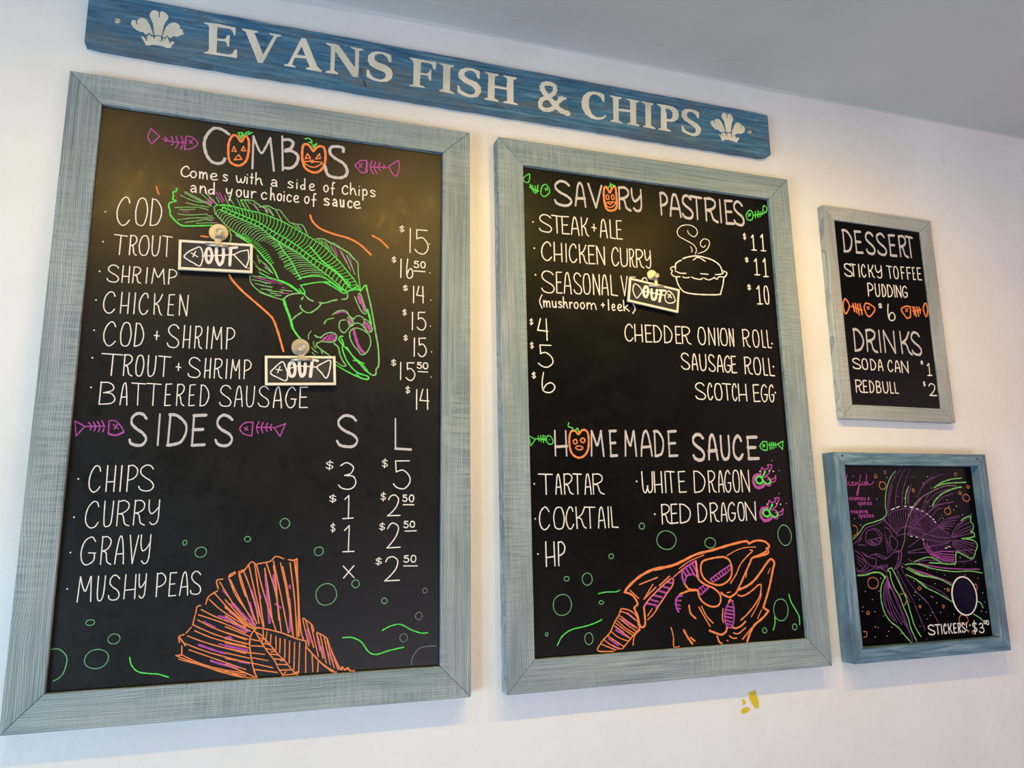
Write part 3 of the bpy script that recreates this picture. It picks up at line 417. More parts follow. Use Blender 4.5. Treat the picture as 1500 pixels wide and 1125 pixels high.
('b1', 'fish_bone_drawing','magenta fish skeleton at the left edge of the lower heading',[('s','m',21,1,1,[-3501,-816,-3462,-1098,-3325,-914]),('s','m',21,0,1,[-3325,-914,-2987,-897]),('s','m',21,0,0,[-3270,-836,-3218,-911,-3233,-981]),('s','m',21,0,0,[-3194,-823,-3150,-909,-3164,-996]),('s','m',21,0,0,[-3124,-810,-3073,-906,-3092,-1011]),('s','m',21,0,0,[-3051,-794,-3002,-904,-3015,-1009]),('s','m',21,0,1,[-2926,-797,-2919,-1041]),('s','m',21,0,0,[-2919,-1041,-2786,-1066,-2666,-999,-2739,-861,-2839,-787,-2926,-797]),('s','m',21,0,1,[-2849,-865,-2759,-939]),('s','m',21,0,1,[-2777,-855,-2827,-952]),('s','m',35,0,0,[-2913,-1045,-2786,-1066,-2665,-1006])]),
('b1', 'fish_bone_drawing','magenta fish skeleton right of the lower heading',[('s','m',23,0,0,[-337,-1015,-494,-975,-569,-867,-471,-754,-326,-742]),('s','m',23,0,1,[-326,-742,-337,-1015]),('s','m',23,0,1,[-484,-846,-412,-900]),('s','m',23,0,1,[-426,-834,-470,-909]),('s','m',23,0,1,[-241,-839,56,-830]),('s','m',23,0,0,[-212,-727,-252,-840,-218,-960]),('s','m',23,0,0,[-131,-736,-161,-837,-131,-947]),('s','m',23,0,0,[-46,-748,-77,-834,-45,-919]),('s','m',23,0,0,[36,-768,14,-832,31,-894]),('s','m',23,1,1,[85,-841,301,-748,206,-1012])]),
('b1', 'lettering','white chalk lettering of the chips row',[('t','w',21,[('C',-3171,-2982,-2138,-1652),('H',-2881,-2742,-2132,-1645),('I',-2643,-2633,-2128,-1641),('P',-2532,-2361,-2124,-1636),('S',-2323,-2067,-2118,-1629)])]),
('b1','bullet_dot',None,[('d','w',16,-3355,-1900)]),
('b1', 'lettering','white chalk lettering of the curry row',[('t','w',20,[('C',-3177,-2959,-2795,-2320),('U',-2875,-2731,-2782,-2311),('R',-2647,-2438,-2769,-2303),('R',-2369,-2172,-2756,-2294),('Y',-2120,-1942,-2745,-2287)])]),
('b1','bullet_dot',None,[('d','w',15,-3365,-2602)]),
('b1', 'lettering','white chalk lettering of the gravy row',[('t','w',20,[('G',-3197,-2952,-3466,-2967),('R',-2867,-2695,-3465,-2959),('A',-2625,-2481,-3464,-2952),('V',-2402,-2259,-3463,-2946),('Y',-2210,-2047,-3463,-2940)])]),
('b1','bullet_dot',None,[('d','w',15,-3370,-3239)]),
('b1', 'lettering','white chalk lettering of the mushy peas row',[('t','w',20,[('M',-3191,-2965,-4122,-3679),('U',-2874,-2762,-4113,-3673),('S',-2686,-2505,-4106,-3668),('H',-2423,-2245,-4097,-3662),('Y',-2194,-2076,-4090,-3657)])]),
('b1', 'lettering','white chalk lettering of the mushy peas row',[('t','w',20,[('P',-1885,-1733,-4079,-3650),('E',-1666,-1544,-4073,-3645),('A',-1477,-1337,-4066,-3640),('S',-1293,-1112,-4059,-3636)])]),
('b1','bullet_dot',None,[('d','w',15,-3367,-3884)]),
('b1', 'lettering','large grey-white chalk column heading S',[('t','W',48,[('S',1344,1750,-1193,-549)])]),
('b1', 'lettering','large grey-white chalk column heading L',[('t','W',44,[('L',2546,2886,-1220,-573)])]),
('b1', 'price','white chalk price',[('t','w',18,[('$',1126,1291,-1679,-1481)]),('t','w',24,[('3',1395,1756,-2070,-1523)])]),
('b1', 'price','white chalk price',[('t','w',18,[('$',2273,2407,-1619,-1427)]),('t','w',25,[('5',2525,2888,-2051,-1459)])]),
('b1', 'price','white chalk price',[('t','w',18,[('$',1216,1370,-2342,-2174)]),('t','w',24,[('1',1513,1715,-2663,-2193)])]),
('b1', 'price','white chalk price',[('t','w',18,[('$',2261,2378,-2308,-2125)]),('t','w',24,[('2',2415,2681,-2614,-2184)]),('t','w',25,[('5',2733,2817,-2316,-2183)]),('t','w',25,[('0',2870,2962,-2323,-2183)]),('s','w',22,0,1,[2741,-2386,2968,-2386])]),
('b1', 'price','white chalk price',[('t','w',17,[('$',1262,1364,-2938,-2748)]),('t','w',23,[('1',1524,1742,-3329,-2805)])]),
('b1', 'price','white chalk price',[('t','w',18,[('$',2246,2371,-2916,-2747)]),('t','w',24,[('2',2412,2683,-3262,-2762)]),('t','w',24,[('5',2762,2850,-2860,-2729)]),('t','w',24,[('0',2894,2986,-2851,-2730)]),('s','w',22,0,1,[2784,-2929,3025,-2925])]),
('b1', 'price','white chalk cross in the price column',[('t','w',23,[('x',1540,1759,-3841,-3607)])]),
('b1', 'price','white chalk price',[('t','w',18,[('$',2183,2315,-3609,-3450)]),('t','w',24,[('2',2379,2683,-3927,-3445)]),('t','w',24,[('5',2772,2870,-3560,-3431)]),('t','w',24,[('0',2921,3019,-3563,-3427)]),('s','w',21,0,1,[2770,-3636,3054,-3644])]),
('b1','bubble_drawing',None,[('c','q',17,374,-2748,91,93)]),
('b1','bubble_drawing',None,[('c','q',17,-315,-3044,57,49)]),
('b1','bubble_drawing',None,[('c','q',16,-1446,-3095,35,48)]),
('b1','bubble_drawing',None,[('c','q',16,-1153,-3278,104,96)]),
('b1','bubble_drawing',None,[('c','q',15,-2945,-4490,71,51)]),
('b1','bubble_drawing',None,[('c','q',15,-2533,-4796,96,89)]),
('b1','bubble_drawing',None,[('c','q',15,-2791,-5129,190,171)]),
('b1','bubble_drawing',None,[('c','q',17,1051,-3305,90,84)]),
('b1','bubble_drawing',None,[('c','q',17,1224,-4148,207,204)]),
('b1','bubble_drawing',None,[('c','q',18,1796,-3962,76,74)]),
('b1','bubble_drawing',None,[('c','q',18,2383,-4318,55,53)]),
('b1','bubble_drawing',None,[('c','Q',15,3219,-4145,50,48)]),
('b1','bubble_drawing',None,[('c','Q',15,3095,-4647,69,75)]),
('b1','bubble_drawing',None,[('c','Q',15,2788,-5059,78,77)]),
('b1','bubble_drawing',None,[('s','q',18,0,0,[-3528,-4921,-3413,-4923,-3301,-5016,-3264,-5130,-3298,-5326,-3370,-5419,-3450,-5463])]),
('b1','bubble_drawing',None,[('s','Q',16,0,0,[2956,-5589,2971,-5468,3083,-5306,3246,-5253,3460,-5259])]),
('b1', 'wave_drawing','green chalk wave',[('s','g',22,0,0,[-2248,-5130,-2209,-5271,-2091,-5393,-1894,-5439,-1746,-5459,-1574,-5524])]),
('b1', 'wave_drawing','green chalk wave',[('s','g',25,0,0,[1572,-4994,1742,-4997,1931,-5089,2092,-5294,2251,-5348,2503,-5288,2790,-5243])]),
('b1', 'wave_drawing','green chalk wave',[('s','g',23,0,0,[2352,-4892,2526,-4815,2719,-4794,2948,-4913,3145,-4985,3283,-4986])]),
('b1', 'swoosh_drawing','orange chalk swoosh',[('s','o',40,0,0,[624,3816,688,3671,854,3530,1127,3444,1457,3378,1708,3259,1940,3056])]),
('b1', 'swoosh_drawing','orange chalk swoosh',[('s','o',39,0,0,[1967,3501,2151,3411,2324,3251])]),
('b1', 'swoosh_drawing','orange chalk swoosh',[('s','o',25,0,0,[-2433,4058,-2408,3964,-2375,3898])]),
('b1', 'swoosh_drawing','orange chalk swoosh',[('s','o',36,0,0,[-1526,3092,-1389,3088])]),
('b1', 'swoosh_drawing','orange chalk swoosh',[('s','o',42,0,0,[-938,2312,-871,2199,-660,1979,-403,1766,-142,1547,-31,1419,74,1157,148,924,196,765])]),
('b1', 'fish_drawing','bright green and magenta fish skeleton drawing',[('s','g',31,0,0,[-2053,4069,-2064,3998,-2115,3982,-2102,3897,-2112,3826,-2051,3800,-2101,3767,-2166,3733,-2175,3646,-2148,3580,-2134,3479,-2062,3393,-1990,3325,-1898,3276,-1778,3281,-1629,3302,-1328,3348]),('s','G',17,0,0,[-1892,4021,-1573,3879,-1367,3765]),('s','G',17,0,0,[-1969,3932,-1769,3854,-1554,3820]),('s','G',17,0,0,[-1862,3781,-1657,3755,-1412,3742]),('s','G',17,0,0,[-2063,3646,-1804,3693,-1608,3709,-1424,3680]),('s','G',17,0,0,[-1972,3616,-1800,3637,-1681,3665]),('s','G',17,0,0,[-1995,3522,-1793,3521,-1433,3586]),('s','G',17,0,0,[-1987,3390,-1744,3458,-1429,3505,-1307,3511]),('s','G',17,0,0,[-1843,3351,-1636,3410,-1457,3466,-1349,3453]),('s','G',17,0,0,[-1632,3359,-1422,3392,-1286,3409]),('s','G',17,0,0,[-1573,4011,-1452,3912,-1370,3818]),('s','G',17,0,0,[-1522,4061,-1361,3924,-1262,3814]),('s','G',17,0,0,[-1288,3987,-1219,3863]),('s','G',17,0,0,[-1059,4052,-922,3840]),('s','G',17,0,0,[-884,4004,-797,3838]),('s','G',17,0,0,[-1101,3976,-1049,3877,-1000,3830]),('s','G',17,0,0,[-1898,3994,-1696,3898,-1478,3821]),('s','G',17,0,0,[-1431,3548,-1340,3550]),('s','m',21,0,0,[-1902,3585,-1797,3581]),('s','m',21,0,0,[-1496,3872,-1432,3819,-1368,3783]),('s','m',21,0,0,[-1450,3869,-1385,3798]),('s','m',21,0,0,[-1426,3453,-1305,3476]),('s','m',21,0,0,[-1278,3410,-1225,3416]),('s','m',21,0,0,[-1232,4091,-1129,3919]),('s','m',21,0,0,[-1442,4002,-1359,3889,-1263,3831]),('s','m',21,0,0,[-1120,4035,-1085,3960]),('s','m',21,0,0,[-1294,4092,-1158,3880]),('s','m',21,0,0,[-1423,3934,-1356,3837]),('s','g',21,0,0,[-1311,3763,-1259,3800,-1109,3830,-889,3809,-683,3772,-416,3737,-136,3664,205,3534,591,3331,765,3241,960,3123,1273,2829,1438,2632,1600,2442,1722,2225]),('s','g',21,0,0,[-1151,3776,-882,3680,-642,3602,-405,3514,-122,3357,119,3236,349,3107,581,2943,814,2787,1091,2640,1327,2462,1492,2262]),('s','g',21,0,0,[-1195,3717,-941,3617,-671,3518,-401,3417,-216,3285,-21,3159,226,3028,398,2939,586,2805,819,2633,980,2526,1156,2385,1452,2150]),('s','G',23,0,0,[-1310,3748,-1282,3618,-1183,3509,-1053,3370,-937,3293]),('s','g',31,0,0,[-1020,3344,-937,3286,-797,3188,-685,3110,-535,3006,-438,2929,-321,2802,-259,2733,-130,2600,-46,2468,20,2324]),('s','g',26,0,0,[-21,3159,99,2953,236,2784,336,2627,397,2496,490,2358]),('s','g',27,0,0,[656,3090,809,2921,928,2794,1104,2672,1281,2535,1446,2350,1522,2249]),('s','g',26,0,0,[489,2383,726,2444,940,2441,1114,2350,1276,2242,1452,2150]),('s','g',11,0,0,[-1126,3765,-1199,3808,-1286,3787]),('s','g',10,0,0,[-1059,3741,-1122,3808,-1207,3814]),('s','g',11,0,0,[-1001,3716,-1047,3801,-1135,3824]),('s','g',12,0,0,[-935,3692,-973,3786,-1055,3822]),('s','g',12,0,0,[-866,3676,-900,3769,-971,3821]),('s','g',13,0,0,[-808,3653,-827,3751,-900,3808]),('s','g',13,0,0,[-740,3632,-754,3732,-818,3794]),('s','g',12,0,0,[-679,3610,-682,3712,-745,3778]),('s','g',14,0,0,[-613,3596,-610,3692,-665,3774]),('s','g',14,0,0,[-546,3568,-537,3674,-584,3758]),('s','g',12,0,0,[-480,3542,-465,3655,-503,3747]),('s','g',14,0,0,[-416,3521,-394,3633,-423,3740]),('s','g',10,0,0,[-353,3494,-323,3607,-344,3728]),('s','g',12,0,0,[-299,3451,-254,3578,-272,3698]),('s','g',12,0,0,[-235,3424,-186,3547,-191,3684]),('s','g',12,0,0,[-177,3388,-118,3516,-117,3659]),('s','g',13,0,0,[-114,3349,-49,3484,-38,3627]),('s','g',14,0,0,[-48,3318,20,3453,41,3600]),('s','g',14,0,0,[11,3295,88,3422,114,3578]),('s','g',12,0,0,[77,3256,157,3389,193,3538]),('s','g',14,0,0,[136,3231,224,3354,264,3511]),('s','g',10,0,0,[197,3197,291,3317,335,3472]),('s','g',10,0,0,[262,3156,357,3280,411,3426]),('s','g',11,0,0,[322,3127,423,3241,482,3392]),('s','g',14,0,0,[377,3085,489,3201,550,3348]),('s','g',10,0,0,[432,3045,554,3161,621,3311]),('s','g',14,0,0,[496,3007,619,3120,701,3278]),('s','g',14,0,0,[557,2964,684,3079,778,3238]),('s','g',13,0,0,[608,2927,749,3039,844,3203]),('s','g',12,0,0,[664,2884,813,2995,913,3158]),('s','g',10,0,0,[729,2845,875,2948,985,3107]),('s','g',14,0,0,[791,2805,936,2900,1051,3049]),('s','g',12,0,0,[853,2768,996,2852,1113,2991]),('s','g',13,0,0,[913,2733,1057,2806,1171,2929]),('s','g',14,0,0,[977,2701,1118,2759,1232,2869]),('s','g',13,0,0,[1040,2670,1178,2711,1291,2810]),('s','g',14,0,0,[1099,2635,1235,2659,1345,2747]),('s','g',10,0,0,[1162,2593,1289,2605,1401,2678]),('s','g',10,0,0,[1220,2550,1344,2550,1455,2611]),('s','g',10,0,0,[1279,2505,1398,2495,1514,2546]),('s','g',13,0,0,[1333,2458,1451,2437,1570,2483]),('s','g',13,0,0,[1380,2401,1499,2375,1618,2409]),('s','g',13,0,0,[1423,2351,1542,2309,1658,2341]),('s','g',12,0,0,[1477,2290,1583,2241,1709,2262]),('s','G',13,0,0,[-1166,3708,-1246,3688,-1260,3600]),('s','G',14,0,0,[-1108,3683,-1196,3652,-1223,3551]),('s','G',14,0,0,[-1046,3659,-1145,3617,-1182,3504]),('s','G',14,0,0,[-987,3632,-1093,3582,-1143,3456]),('s','G',15,0,0,[-923,3613,-1041,3547,-1098,3415]),('s','G',13,0,0,[-862,3590,-988,3515,-1054,3372]),('s','G',12,0,0,[-795,3568,-932,3485,-1001,3337]),('s','G',13,0,0,[-736,3537,-875,3458,-953,3298]),('s','G',13,0,0,[-669,3522,-818,3431,-897,3273]),('s','G',13,0,0,[-607,3492,-761,3404,-847,3233]),('s','G',13,0,0,[-549,3478,-701,3384,-795,3222]),('s','G',15,0,0,[-486,3448,-637,3380,-736,3224]),('s','G',15,0,0,[-424,3428,-572,3377,-677,3243]),('s','G',13,0,0,[-360,3391,-511,3357,-614,3225]),('s','G',15,0,0,[-309,3356,-456,3322,-567,3199]),('s','G',13,0,0,[-254,3313,-403,3284,-516,3163]),('s','G',15,0,0,[-197,3273,-349,3247,-464,3128]),('s','G',16,0,0,[-143,3238,-291,3217,-411,3109]),('s','G',13,0,0,[-78,3191,-226,3208,-344,3112]),('s','G',12,0,0,[-19,3156,-161,3192,-283,3114]),('s','G',14,0,0,[38,3124,-102,3163,-230,3089]),('s','G',13,0,0,[96,3097,-45,3131,-179,3063]),('s','G',14,0,0,[154,3068,10,3097,-132,3029]),('s','G',11,0,0,[216,3028,66,3065,-79,2988]),('s','G',16,0,0,[283,2999,124,3034,-20,2959]),('s','G',14,0,0,[345,2967,175,2997,24,2914]),('s','G',12,0,0,[396,2934,204,2946,19,2848]),('s','G',14,0,0,[457,2896,235,2893,29,2783]),('s','G',14,0,0,[514,2852,286,2852,76,2738]),('s','G',15,0,0,[569,2818,337,2810,122,2703]),('s','G',13,0,0,[627,2772,382,2763,158,2645]),('s','G',15,0,0,[681,2732,402,2709,141,2582]),('s','G',16,0,0,[737,2688,452,2669,182,2541]),('s','G',11,0,0,[799,2647,511,2641,248,2524]),('s','G',11,0,0,[855,2606,563,2599,292,2481]),('s','G',14,0,0,[910,2574,616,2560,336,2447]),('s','G',15,0,0,[970,2533,670,2521,387,2406]),('s','G',12,0,0,[1022,2494,717,2475,422,2360]),('s','g',19,0,0,[-1127,3770,-1152,3742,-1171,3710]),('s','g',16,0,0,[-1038,3741,-1070,3711,-1082,3678]),('s','g',15,0,0,[-960,3708,-988,3680,-1005,3643]),('s','g',15,0,0,[-874,3676,-905,3649,-919,3609]),('s','g',14,0,0,[-794,3652,-822,3620,-840,3580]),('s','g',15,0,0,[-706,3621,-738,3592,-753,3546]),('s','g',15,0,0,[-627,3598,-654,3562,-674,3520]),('s','g',15,0,0,[-537,3564,-570,3533,-584,3485]),('s','g',16,0,0,[-452,3535,-486,3503,-497,3458]),('s','g',17,0,0,[-375,3498,-403,3467,-418,3424]),('s','g',16,0,0,[-295,3453,-324,3422,-339,3377]),('s','g',17,0,0,[-218,3409,-249,3372,-268,3322]),('s','g',16,0,0,[-141,3366,-172,3322,-196,3269]),('s','g',16,0,0,[-53,3319,-94,3276,-112,3213]),('s','g',15,0,0,[29,3281,-15,3231,-34,3166]),('s','g',18,0,0,[106,3247,66,3188,41,3128]),('s','g',18,0,0,[189,3196,147,3146,125,3077]),('s','g',17,0,0,[269,3154,228,3102,206,3037]),('s','g',14,0,0,[342,3108,308,3058,283,2996]),('s','g',14,0,0,[419,3054,387,3011,365,2952]),('s','g',19,0,0,[493,3006,464,2959,443,2910]),('s','g',19,0,0,[570,2953,539,2905,519,2856]),('s','g',18,0,0,[646,2891,615,2850,595,2792]),('s','g',17,0,0,[729,2838,691,2796,677,2736]),('s','g',18,0,0,[807,2798,768,2743,752,2690]),('s','g',14,0,0,[886,2745,847,2693,825,2627]),('s','g',14,0,0,[972,2702,927,2647,906,2573]),('s','g',19,0,0,[1050,2662,1008,2599,979,2524]),('s','g',15,0,0,[1129,2617,1085,2545,1053,2470]),('s','g',16,0,0,[1210,2557,1160,2488,1130,2404]),('s','g',16,0,0,[1281,2503,1234,2429,1202,2349]),('s','g',17,0,0,[1351,2441,1306,2367,1276,2293]),('s','g',18,0,0,[1419,2365,1374,2301,1357,2231]),('s','g',18,0,0,[1469,2285,1440,2232,1423,2168]),('s','g',12,0,0,[-788,3183,-726,3214,-656,3229]),('s','g',11,0,0,[-747,3150,-686,3186,-618,3198]),('s','g',14,0,0,[-711,3122,-646,3158,-585,3172]),('s','g',13,0,0,[-665,3097,-606,3131,-542,3149]),('s','g',11,0,0,[-626,3070,-565,3103,-505,3126]),('s','g',11,0,0,[-581,3041,-525,3076,-462,3101]),('s','g',12,0,0,[-538,3005,-485,3049,-421,3068]),('s','g',14,0,0,[-497,2981,-445,3020,-382,3047]),('s','g',11,0,0,[-458,2950,-406,2990,-346,3019]),('s','g',12,0,0,[-425,2912,-370,2955,-316,2984]),('s','g',12,0,0,[-388,2875,-336,2919,-281,2951]),('s','g',15,0,0,[-348,2839,-302,2881,-243,2918]),('s','g',12,0,0,[-316,2795,-269,2843,-213,2876]),('s','g',13,0,0,[-278,2754,-238,2803,-182,2834]),('s','g',14,0,0,[-245,2716,-208,2763,-161,2792]),('s','g',15,0,0,[-210,2679,-177,2723,-135,2750]),('s','g',11,0,0,[-173,2647,-146,2683,-109,2713]),('s','g',15,0,0,[-134,2605,-115,2643,-80,2667]),('s','g',11,0,0,[-13,3153,-72,3111,-131,3090]),('s','g',14,0,0,[20,3085,-35,3040,-101,3017]),('s','g',12,0,0,[65,3010,3,2971,-58,2939]),('s','g',12,0,0,[106,2951,44,2904,-17,2878]),('s','g',11,0,0,[152,2892,93,2843,31,2819]),('s','g',12,0,0,[203,2832,143,2784,82,2757]),('s','g',11,0,0,[248,2766,186,2719,118,2683]),('s','g',13,0,0,[289,2704,219,2648,139,2607]),('s','g',15,0,0,[327,2635,260,2581,181,2540]),('s','g',11,0,0,[363,2565,309,2525,247,2500]),('s','g',11,0,0,[396,2492,356,2466,306,2451]),('s','g',11,0,0,[444,2425,404,2405,366,2393]),('s','g',14,0,0,[489,2367,452,2344,419,2340]),('s','G',22,0,0,[-804,3979,-584,3999,-486,3949,-339,3869,-245,3917,-145,3867]),('s','G',17,0,0,[-796,3971,-684,3781]),('s','G',17,0,0,[-725,3972,-605,3773]),('s','G',17,0,0,[-549,3923,-431,3777]),('s','G',17,0,0,[-662,3971,-596,3926]),('s','G',18,0,0,[-340,3878,-255,3781]),('s','G',18,0,0,[-259,3870,-138,3707]),('s','m',17,0,0,[-534,3943,-414,3762]),('s','m',18,0,0,[-291,3866,-222,3750]),('s','g',20,0,0,[-804,3979,-752,3879,-701,3815]),('s','G',20,0,0,[-422,3868,-270,3917,-85,3853,-6,3848,104,3717,214,3585]),('s','G',21,0,0,[240,3588,347,3572,479,3559,594,3339]),('s','G',21,0,0,[756,3285,916,3303,1080,3219,1245,3149,1466,3027,1579,2907]),('s','G',16,0,0,[-319,3867,-261,3730]),('s','G',16,0,0,[-215,3851,-131,3717]),('s','G',16,0,0,[-84,3839,57,3595]),('s','G',16,0,0,[267,3577,376,3488]),('s','G',16,0,0,[373,3561,457,3440]),('s','G',22,0,0,[782,3290,916,3305,1052,3247,1169,3218,1268,3156,1367,3104,1486,3033,1587,2918,1668,2822,1683,2615,1718,2370,1742,2207]),('s','G',16,0,0,[801,3292,900,3199]),('s','G',16,0,0,[878,3270,1038,3090]),('s','G',17,0,0,[1074,3177,1217,2922]),('s','G',17,0,0,[1310,3056,1495,2701]),('s','G',17,0,0,[1428,2985,1615,2567]),('s','G',16,0,0,[956,3247,1097,3054]),('s','m',18,0,0,[1152,3144,1235,2944]),('s','m',18,0,0,[1270,3094,1434,2798]),('s','m',18,0,0,[1487,2991,1574,2646]),('s','m',18,0,0,[374,3554,434,3458]),('s','m',18,0,0,[1391,2919,1516,2641]),('s','G',24,0,0,[-994,3286,-952,3169,-957,3030]),('s','G',18,0,0,[-924,3277,-619,3119,-538,3058]),('s','G',18,0,0,[-857,3180,-713,3109,-552,3022]),('s','G',19,0,0,[-415,2792,-360,2624]),('s','m',16,0,0,[-857,3197,-699,3145]),('s','g',24,0,0,[-353,2418,-168,2336,36,2275,260,2186,469,2054,545,2030]),('s','g',24,0,0,[35,2295,259,2216,469,2064]),('s','G',21,0,0,[-333,1993,-223,1953,-58,1908,145,1866]),('s','G',21,0,0,[-350,2339,-240,2309]),('s','G',21,0,0,[-367,2697,-253,2608,-81,2424]),('s','G',21,0,0,[-251,2548,-118,2441]),('s','G',21,0,0,[-357,2498,-209,2432]),('s','G',21,0,0,[-345,2240,-198,2194]),('s','G',21,0,0,[-304,2144,-86,2124]),('s','G',21,0,0,[-301,2065,-101,2063]),('s','G',21,0,0,[-173,2037,138,2035]),('s','G',21,0,0,[-116,1992,30,1985]),('s','G',21,0,0,[-23,1941,104,1962]),('s','G',21,0,0,[81,2080,320,2071]),('s','m',19,0,0,[115,2132,170,2127]),('s','m',19,0,0,[65,2008,249,2014]),('s','m',19,0,0,[-111,2282,112,2202]),('s','m',18,0,0,[-348,2299,-35,2209]),('s','m',19,0,0,[-254,2628,-139,2499]),('s','G',20,0,0,[-538,2332,-499,2164,-320,2009,-59,1929]),('s','G',16,0,0,[-476,2649,-341,2455]),('s','G',16,0,0,[-507,2335,-114,2304]),('s','G',16,0,0,[-487,2251,-109,2200]),('s','G',16,0,0,[-421,2172,-137,2122]),('s','G',16,0,0,[-439,2549,-150,2404]),('s','m',14,0,0,[-474,2304,-143,2249]),('s','g',26,0,0,[482,2216,540,2141,581,2064,545,2030,466,2134]),('s','g',26,0,0,[500,2218,685,2275,910,2326,1025,2306,1200,2220,1375,2123,1462,2141]),('s','g',27,0,0,[986,2343,1139,2317,1335,2171]),('s','g',27,0,0,[1742,2197,1846,2340,1874,2239]),('s','g',24,0,0,[1452,2150,1547,2200,1683,2222,1742,2197]),('s','g',24,0,0,[1433,2138,1690,2316]),('s','g',24,0,0,[1444,2427,1525,2311]),('s','G',29,0,0,[153,1887,250,1975,396,2027,563,2042]),('s','G',29,0,0,[564,2022,660,1930,756,1888]),('s','G',29,0,0,[888,1868,1001,1868,1151,1931,1255,1960]),('s','G',30,0,0,[1351,1978,1456,2008,1472,2101]),('s','G',29,0,0,[926,1852,854,1745,709,1633,596,1644,510,1717,499,1776]),('s','G',29,0,0,[532,1629,416,1531,345,1446]),('s','G',29,0,0,[547,1960,521,1908]),('s','G',24,0,0,[1619,2062,1752,1777,1832,1702,1874,1746,1744,2125,1695,2110]),('s','m',45,0,0,[1716,2081,1777,1943,1835,1753]),('s','m',45,0,0,[1691,2058,1749,1920]),('s','g',49,0,0,[154,1867,206,1712,287,1521,351,1299]),('s','G',33,0,0,[1863,2342,1900,2174,1964,1917,2030,1595,2097,1238,2151,953,2169,593,2121,490,2105,369,2033,356,1974,388]),('s','g',42,0,0,[1898,1789,1951,1629,1984,1469]),('s','g',46,0,0,[163,1868,226,1674,308,1463,362,1270]),('s','g',37,0,0,[362,1270,449,1139,546,1028]),('s','G',25,0,0,[998,1406,1051,1500,1191,1551]),('s','G',25,0,0,[1603,1562,1697,1640,1795,1617,1835,1559]),('s','G',25,0,0,[1450,1530,1336,1501,1311,1379,1352,1282,1429,1247,1512,1353,1587,1439,1702,1478,1799,1435,1859,1378]),('s','G',25,0,0,[1535,1234,1557,1115,1638,961,1716,886,1776,799,1854,794,1929,879,1984,1023,1971,1184,1900,1280,1763,1351,1647,1363,1571,1317,1535,1234]),('s','G',25,0,0,[1161,1619,1254,1697,1367,1736,1464,1713,1524,1617,1622,1563]),('s','G',25,0,0,[1845,1570,1934,1526,2015,1369,1978,1296,1899,1320,1809,1435,1837,1498,1845,1570]),('s','G',25,0,0,[1477,1573,1544,1594,1615,1462,1549,1396,1489,1513]),('s','G',25,0,0,[933,1093,1042,1200,1173,1229,1260,1175,1253,1075,1180,1020,1029,1020,935,1024]),('s','m',59,0,0,[1618,1341,1661,1163,1744,947,1853,824]),('s','m',60,0,0,[1876,1501,1936,1424,1973,1336]),('s','m',44,0,0,[1535,1557,1577,1439]),('s','m',44,0,0,[1507,1545,1545,1426]),('s','m',29,0,0,[1236,1655,1368,1706,1465,1683]),('s','m',30,0,0,[1837,1478,1898,1361]),('s','m',27,0,0,[1009,1049,1090,1173]),('s','m',27,0,0,[1066,1039,1155,1198]),('s','m',28,0,0,[1113,1036,1203,1191]),('s','m',28,0,0,[1160,1039,1251,1165]),('s','m',28,0,0,[1207,1042,1261,1125]),('s','m',27,0,0,[963,1046,1026,1119]),('s','G',29,0,0,[819,1145,876,1109,951,1114]),('s','G',29,0,0,[936,1014,863,970,864,921,979,830,1132,731]),('s','G',29,0,0,[1218,993,1305,919,1348,763,1409,629,1478,534,1402,520,1268,601]),('s','g',29,0,0,[1270,532,1481,416,1673,327,1866,258,1953,263,1942,321,1768,372,1632,463,1494,634,1412,827,1391,925,1417,986,1366,1113]),('s','g',29,0,0,[1393,1164,1337,1150,1320,1079,1408,966,1526,854,1664,683,1782,571,1881,457,1998,374]),('s','g',22,0,0,[1486,931,1605,759,1742,648,1858,595]),('s','g',22,0,0,[1701,368,1808,275,1943,262]),('s','g',22,0,0,[1627,651,1781,610,1939,440]),('s','G',21,0,0,[692,1057,689,1146,732,1228]),('s','G',22,0,0,[796,1005,798,946,838,870]),('s','G',21,0,0,[764,875,812,819,888,775]),('s','G',22,0,0,[961,819,982,761]),('s','G',21,0,0,[777,768,834,713])]),
